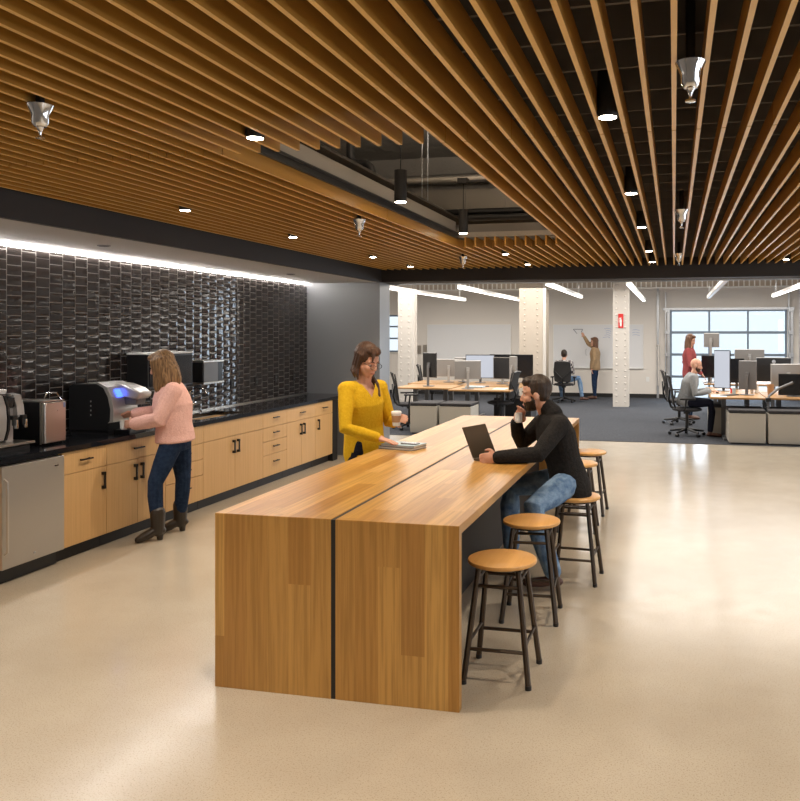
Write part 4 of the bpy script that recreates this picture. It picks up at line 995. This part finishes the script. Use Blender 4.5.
person('woman in mustard yellow jumper holding a coffee cup beside the table', J, (.85,-.45,0), HF, (.35,-.18,.92),
 dict(torso=dict(hip=.175, waist=.162, chest=.165, sh=.155, dep=.118, low=.12, bust=.0), k=1.10, hk=.95, tg=.014, ag=.012, top='yellow', topname='jumper', legs='navy', shoem='plastic', toeL=(1,-.3,0), toeR=(1,-.5,0),
  handR=((1,-.12,-.22), (0,0,-1), 1, .12), handL=((.45,-.6,.25), (.6,.0,-.15), -1, 1.0), hair='bob', hairm='hair_brown', glasses=True, locks=ybob, vneck=(.14,.6), legr=(.066,.056,.042), cuffR=.93, cuffL=.85), (-2.5, 6.3, 0))
# woman in pink
J = dict(pelvis=(-4.32,6.395,.85), hipL=(-4.30,6.31,.82), hipR=(-4.33,6.48,.82), kneeL=(-4.40,6.21,.475), kneeR=(-4.31,6.50,.46), ankL=(-4.36,6.20,.13), ankR=(-4.36,6.53,.13),
 chest=(-4.345,6.39,1.16), neck=(-4.37,6.385,1.36), head=(-4.435,6.36,1.505), shL=(-4.26,6.27,1.29), shR=(-4.46,6.52,1.29), elL=(-4.33,6.17,1.05), wrL=(-4.60,6.20,1.00), elR=(-4.52,6.50,1.08), wrR=(-4.71,6.36,1.07))
def plocks(b):
    c = V(J['head']); locks(b, c, (-.9,-.3,-.35), (-.35,-.1,.93), 1.05, .21, .098, 17, (.04,0,0), 1.15, r=.021)
person('woman in fluffy pink jumper and dark jeans at the brewer', J, (-.92,-.38,0), (-.88,-.32,-.36), (-.33,-.12,.93),
 dict(torso=dict(hip=.175, waist=.168, chest=.172, sh=.165, dep=.135, low=.02, bust=0), k=1.03, hk=.95, tg=.03, ag=.028, top='pink', topname='jumper', legs='darkjeans', legr=(.088,.058,.042), shoem='boot', shoename='boot', toeL=(-.62,-.78,0), toeR=(-.72,-.62,0),
  handL=((-.9,.1,-.05), (.0,.8,-.1), -1, .9), handR=((-.8,-.3,-.1), (-.1,-.6,-.6), 1, .6), hair='bob', hairm='hair_blond', locks=plocks, shoe=dict(L=.24, heel=.045, shaft=.11, floor=0), hem=.9, cuffL=.9, cuffR=.9), (-4.35, 6.35, 0))
# far figures
def stand(cx, cy, ang, h=1.68, extra=None):
    """standing joints around (cx,cy) facing ang; k scales height"""
    s = h/1.70; f = V((math.cos(ang), math.sin(ang), 0)); l = V((-f.y, f.x, 0)); c = V((cx, cy, .006))
    P = lambda a, b, z: tuple(c+f*a*s+l*b*s+UP*z*s)
    J = dict(pelvis=P(0,0,.93), hipL=P(0,.09,.90), hipR=P(0,-.09,.90), kneeL=P(.02,.09,.49), kneeR=P(.02,-.09,.49), ankL=P(-.01,.10,.09), ankR=P(.03,-.09,.09), chest=P(0,0,1.26), neck=P(.0,0,1.43), head=P(.03,0,1.575),
     shL=P(0,.17,1.37), shR=P(0,-.17,1.37), elL=P(-.02,.22,1.09), elR=P(-.02,-.22,1.09), wrL=P(.06,.20,.85), wrR=P(.06,-.20,.85))
    if extra: J.update({a: P(*b) for a, b in extra.items()})
    return J, f, l
J, f, l = stand(-2.08, 22.0, PI*.98, 1.66, dict(elR=(.22,-.20,1.52), wrR=(.33,-.16,1.72), shR=(.02,-.17,1.40)))
Jw = J
def wlock(b): locks(b, V(Jw['head']), (-1,-.25,0), (0,0,1), 1.0, .26, .09, 11, r=.022)
person('woman in tan cardigan pointing at the large whiteboard', J, f, (-.95,-.32,-.08), (0,0,1), dict(voxel=.010, top='tan', topname='cardigan', tg=.02, ag=.014, torso=dict(hip=.17, waist=.15, dep=.12, low=.13), legs='darkjeans', shoem='shoe', toeL=f, toeR=f,
 handL=((.0,0,-1), (1,0,0), -1, .4), handR=((-.5,.2,.8), (0,1,0), 1, .5), hair='bob', hairm='hair_long', glasses=True, locks=wlock), (-2.08, 22.0, .006))
J, f, l = stand(.31, 17.3, -.15, 1.76, dict(elL=(-.14,.33,1.12), wrL=(.0,.22,1.0), elR=(.06,-.26,1.08), wrR=(.26,-.20,.92)))
Jm = J
def mlock(b): locks(b, V(Jm['head']), (.9,-.35,-.2), (0,0,1), 1.0, .24, .09, 13, r=.022)
person('woman in dusty red jumper standing behind the bald man', J, (.8,-.5,0), (.85,-.45,-.3), (.2,-.1,1), dict(voxel=.009, top='maroon', topname='jumper', tg=.02, ag=.014, torso=dict(hip=.17, waist=.15, dep=.12), legs='darkjeans', shoem='shoe', toeL=f, toeR=f,
 handL=((.5,0,-.8), (0,-1,0), -1, .5), handR=((.6,0,-.7), (0,0,-1), 1, .3), hair='bob', hairm='hair_long', locks=mlock), (.31, 17.3, .006))
def sit(cx, cy, ang, seat=.49, lean=.08, extra=None):
    f = V((math.cos(ang), math.sin(ang), 0)); l = V((-f.y, f.x, 0)); c = V((cx, cy, seat+.006)); P = lambda a, b, z: tuple(c+f*a+l*b+UP*z)
    J = dict(pelvis=P(-.05,0,.13), hipL=P(-.02,.09,.10), hipR=P(-.02,-.09,.10), kneeL=P(.40,.13,.08), kneeR=P(.40,-.12,.08), ankL=P(.42,.14,-seat+.09), ankR=P(.36,-.12,-seat+.09), chest=P(-.05+lean*.6,0,.43), neck=P(-.05+lean,0,.60), head=P(lean,0,.735),
     shL=P(-.05+lean*.9,.18,.53), shR=P(-.05+lean*.9,-.18,.53), elL=P(.05,.23,.27), elR=P(.05,-.23,.27), wrL=P(.30,.17,.27), wrR=P(.30,-.17,.27))
    if extra: J.update({a: P(*b) for a, b in extra.items()})
    return J, f, l
J, f, l = sit(.24, 14.52, .04, .49, .14, dict(wrL=(.36,.12,.30), wrR=(.36,-.12,.30), elL=(.10,.24,.25), elR=(.10,-.24,.25)))
person('bald bearded man in grey hoodie typing at the right-hand desk', J, f, (1,-.1,-.2), (.15,0,1), dict(voxel=.008, top='greyhood', topname='hoodie', tg=.018, ag=.016, torso=dict(hip=.17, waist=.16, chest=.18, sh=.18, dep=.125), legs='navy', shoem='shoe', toeL=f, toeR=f,
 handL=((1,-.1,0), (0,0,-1), -1, .3), handR=((1,.1,0), (0,0,-1), 1, .3), hair=None, hairm='hair_brown', beard=True), (.24, 14.52, .006))
J, f, l = sit(-2.76, 20.72, PI/2-.1, .49, .05, dict(kneeR=(.30,-.34,.13), ankR=(.26,-.42,-.36), kneeL=(.36,.2,.1)))
person('person in plaid shirt and jeans seated facing the whiteboard', J, f, (0,1,0), (0,0,1), dict(voxel=.010, top='plaid', topname='shirt', tg=.018, ag=.014, torso=dict(hip=.17, waist=.16, chest=.18, sh=.18, dep=.12), legs='jeans', shoem='shoe', toeL=f, toeR=(.6,.4,0),
 handL=(f, (0,0,-1), -1, .4), handR=(f, (0,0,-1), 1, .4), hair='short', hairm='hair_dark'), (-2.76, 20.72, .006))

# ------------------------------------------------------------------ things in hand and on the table
def paper_cup(x, y, z, label, sleeve=True, s=1.0):
    t_ = thing('paper_cup', label, 'cup', (x, y, z))
    build(MB().lathe(0, 0, [(.02, 0), (.028*s, 0), (.030*s, .004), (.041*s, .105*s), (.039*s, .105*s), (.03, .01)]), 'cup_body', M['paper'], t_)
    if sleeve:
        build(MB().lathe(0, 0, [(.0335*s, .03*s), (.0345*s, .03*s), (.040*s, .085*s), (.0385*s, .085*s)]), 'sleeve', M['kraft'], t_)
        build(MB().lathe(0, 0, [(.02, .105*s), (.043*s, .103*s), (.043*s, .112*s), (.037*s, .120*s), (.02, .118*s)]), 'lid', M['signwhite'], t_)
paper_cup(-2.205, 6.265, 1.04, 'lidded paper coffee cup with brown sleeve held by yellow-topped woman')
paper_cup(-4.735, 6.25, .945, 'small white cup held under the brewer by woman in pink', False, .8)
paper_cup(-1.135, 5.965, 1.125, 'small white cup at the mouth of the seated man', False, .7)
rb = Matrix.Rotation(-.30, 3, 'Z')
nb = thing('notebook', 'grey notebook beneath the pale blue one on table', 'notebook', (-2.10, 6.11, TZ), -.28)
build(MB().box(-.155, .155, -.10, .10, .004, .018), 'pages', M['paper'], nb, False); build(MB().box(-.16, .16, -.105, .105, 0, .004).box(-.16, .16, -.105, .105, .018, .021), 'cover', M['greyplastic'], nb, False)
nb = thing('notebook', 'pale blue notebook topmost under the hand of yellow-topped woman', 'notebook', (-2.09, 6.12, TZ+.021), -.22)
build(MB().box(-.15, .15, -.095, .095, .0, .012), 'pages', M['paper'], nb, False); build(MB().box(-.155, .155, -.10, .10, .012, .015), 'cover', M['bluebook'], nb, False)
ph = thing('phone', 'dark phone lying on the pale blue notebook', 'phone', (-2.03, 6.10, TZ+.036), -.2)
build(MB().box(-.07, .07, -.035, .035, 0, .009), 'case', M['greyplastic'], ph, False, .003); build(MB().box(-.062, .062, -.030, .030, .009, .0095), 'screen', M['screen_dark'], ph, False)
# laptop: hinge line from (-1.41,5.60) to (-1.33,5.86)
lt = thing('laptop', 'open dark laptop seen from behind, before the seated man', 'laptop', (-1.345, 5.76, TZ), math.atan2(.27, .10))
build(MB().box(-.15, .15, -.20, .0, .002, .018), 'base', M['laptop'], lt, False, .003)
build(MB().box(-.14, .14, -.18, -.03, .018, .0195), 'keyboard_deck', M['plastic'], lt, False)
R = Matrix.Rotation(-.42, 3, 'X')
lid = build(MB().box(-.15, .15, -.0, .007, 0, .235, R, (0, 0, .018)), 'lid', M['laptop'], lt, False, .002)
build(MB().box(-.14, .14, -.0015, .0, .012, .225, R, (0, 0, .018)), 'screen', M['laptop'], lid, False)
build(MB().box(-.012, .012, .007, .0078, .10, .125, R, (0, 0, .018)), 'lid_emblem', M['greyplastic'], lid, False, .0)
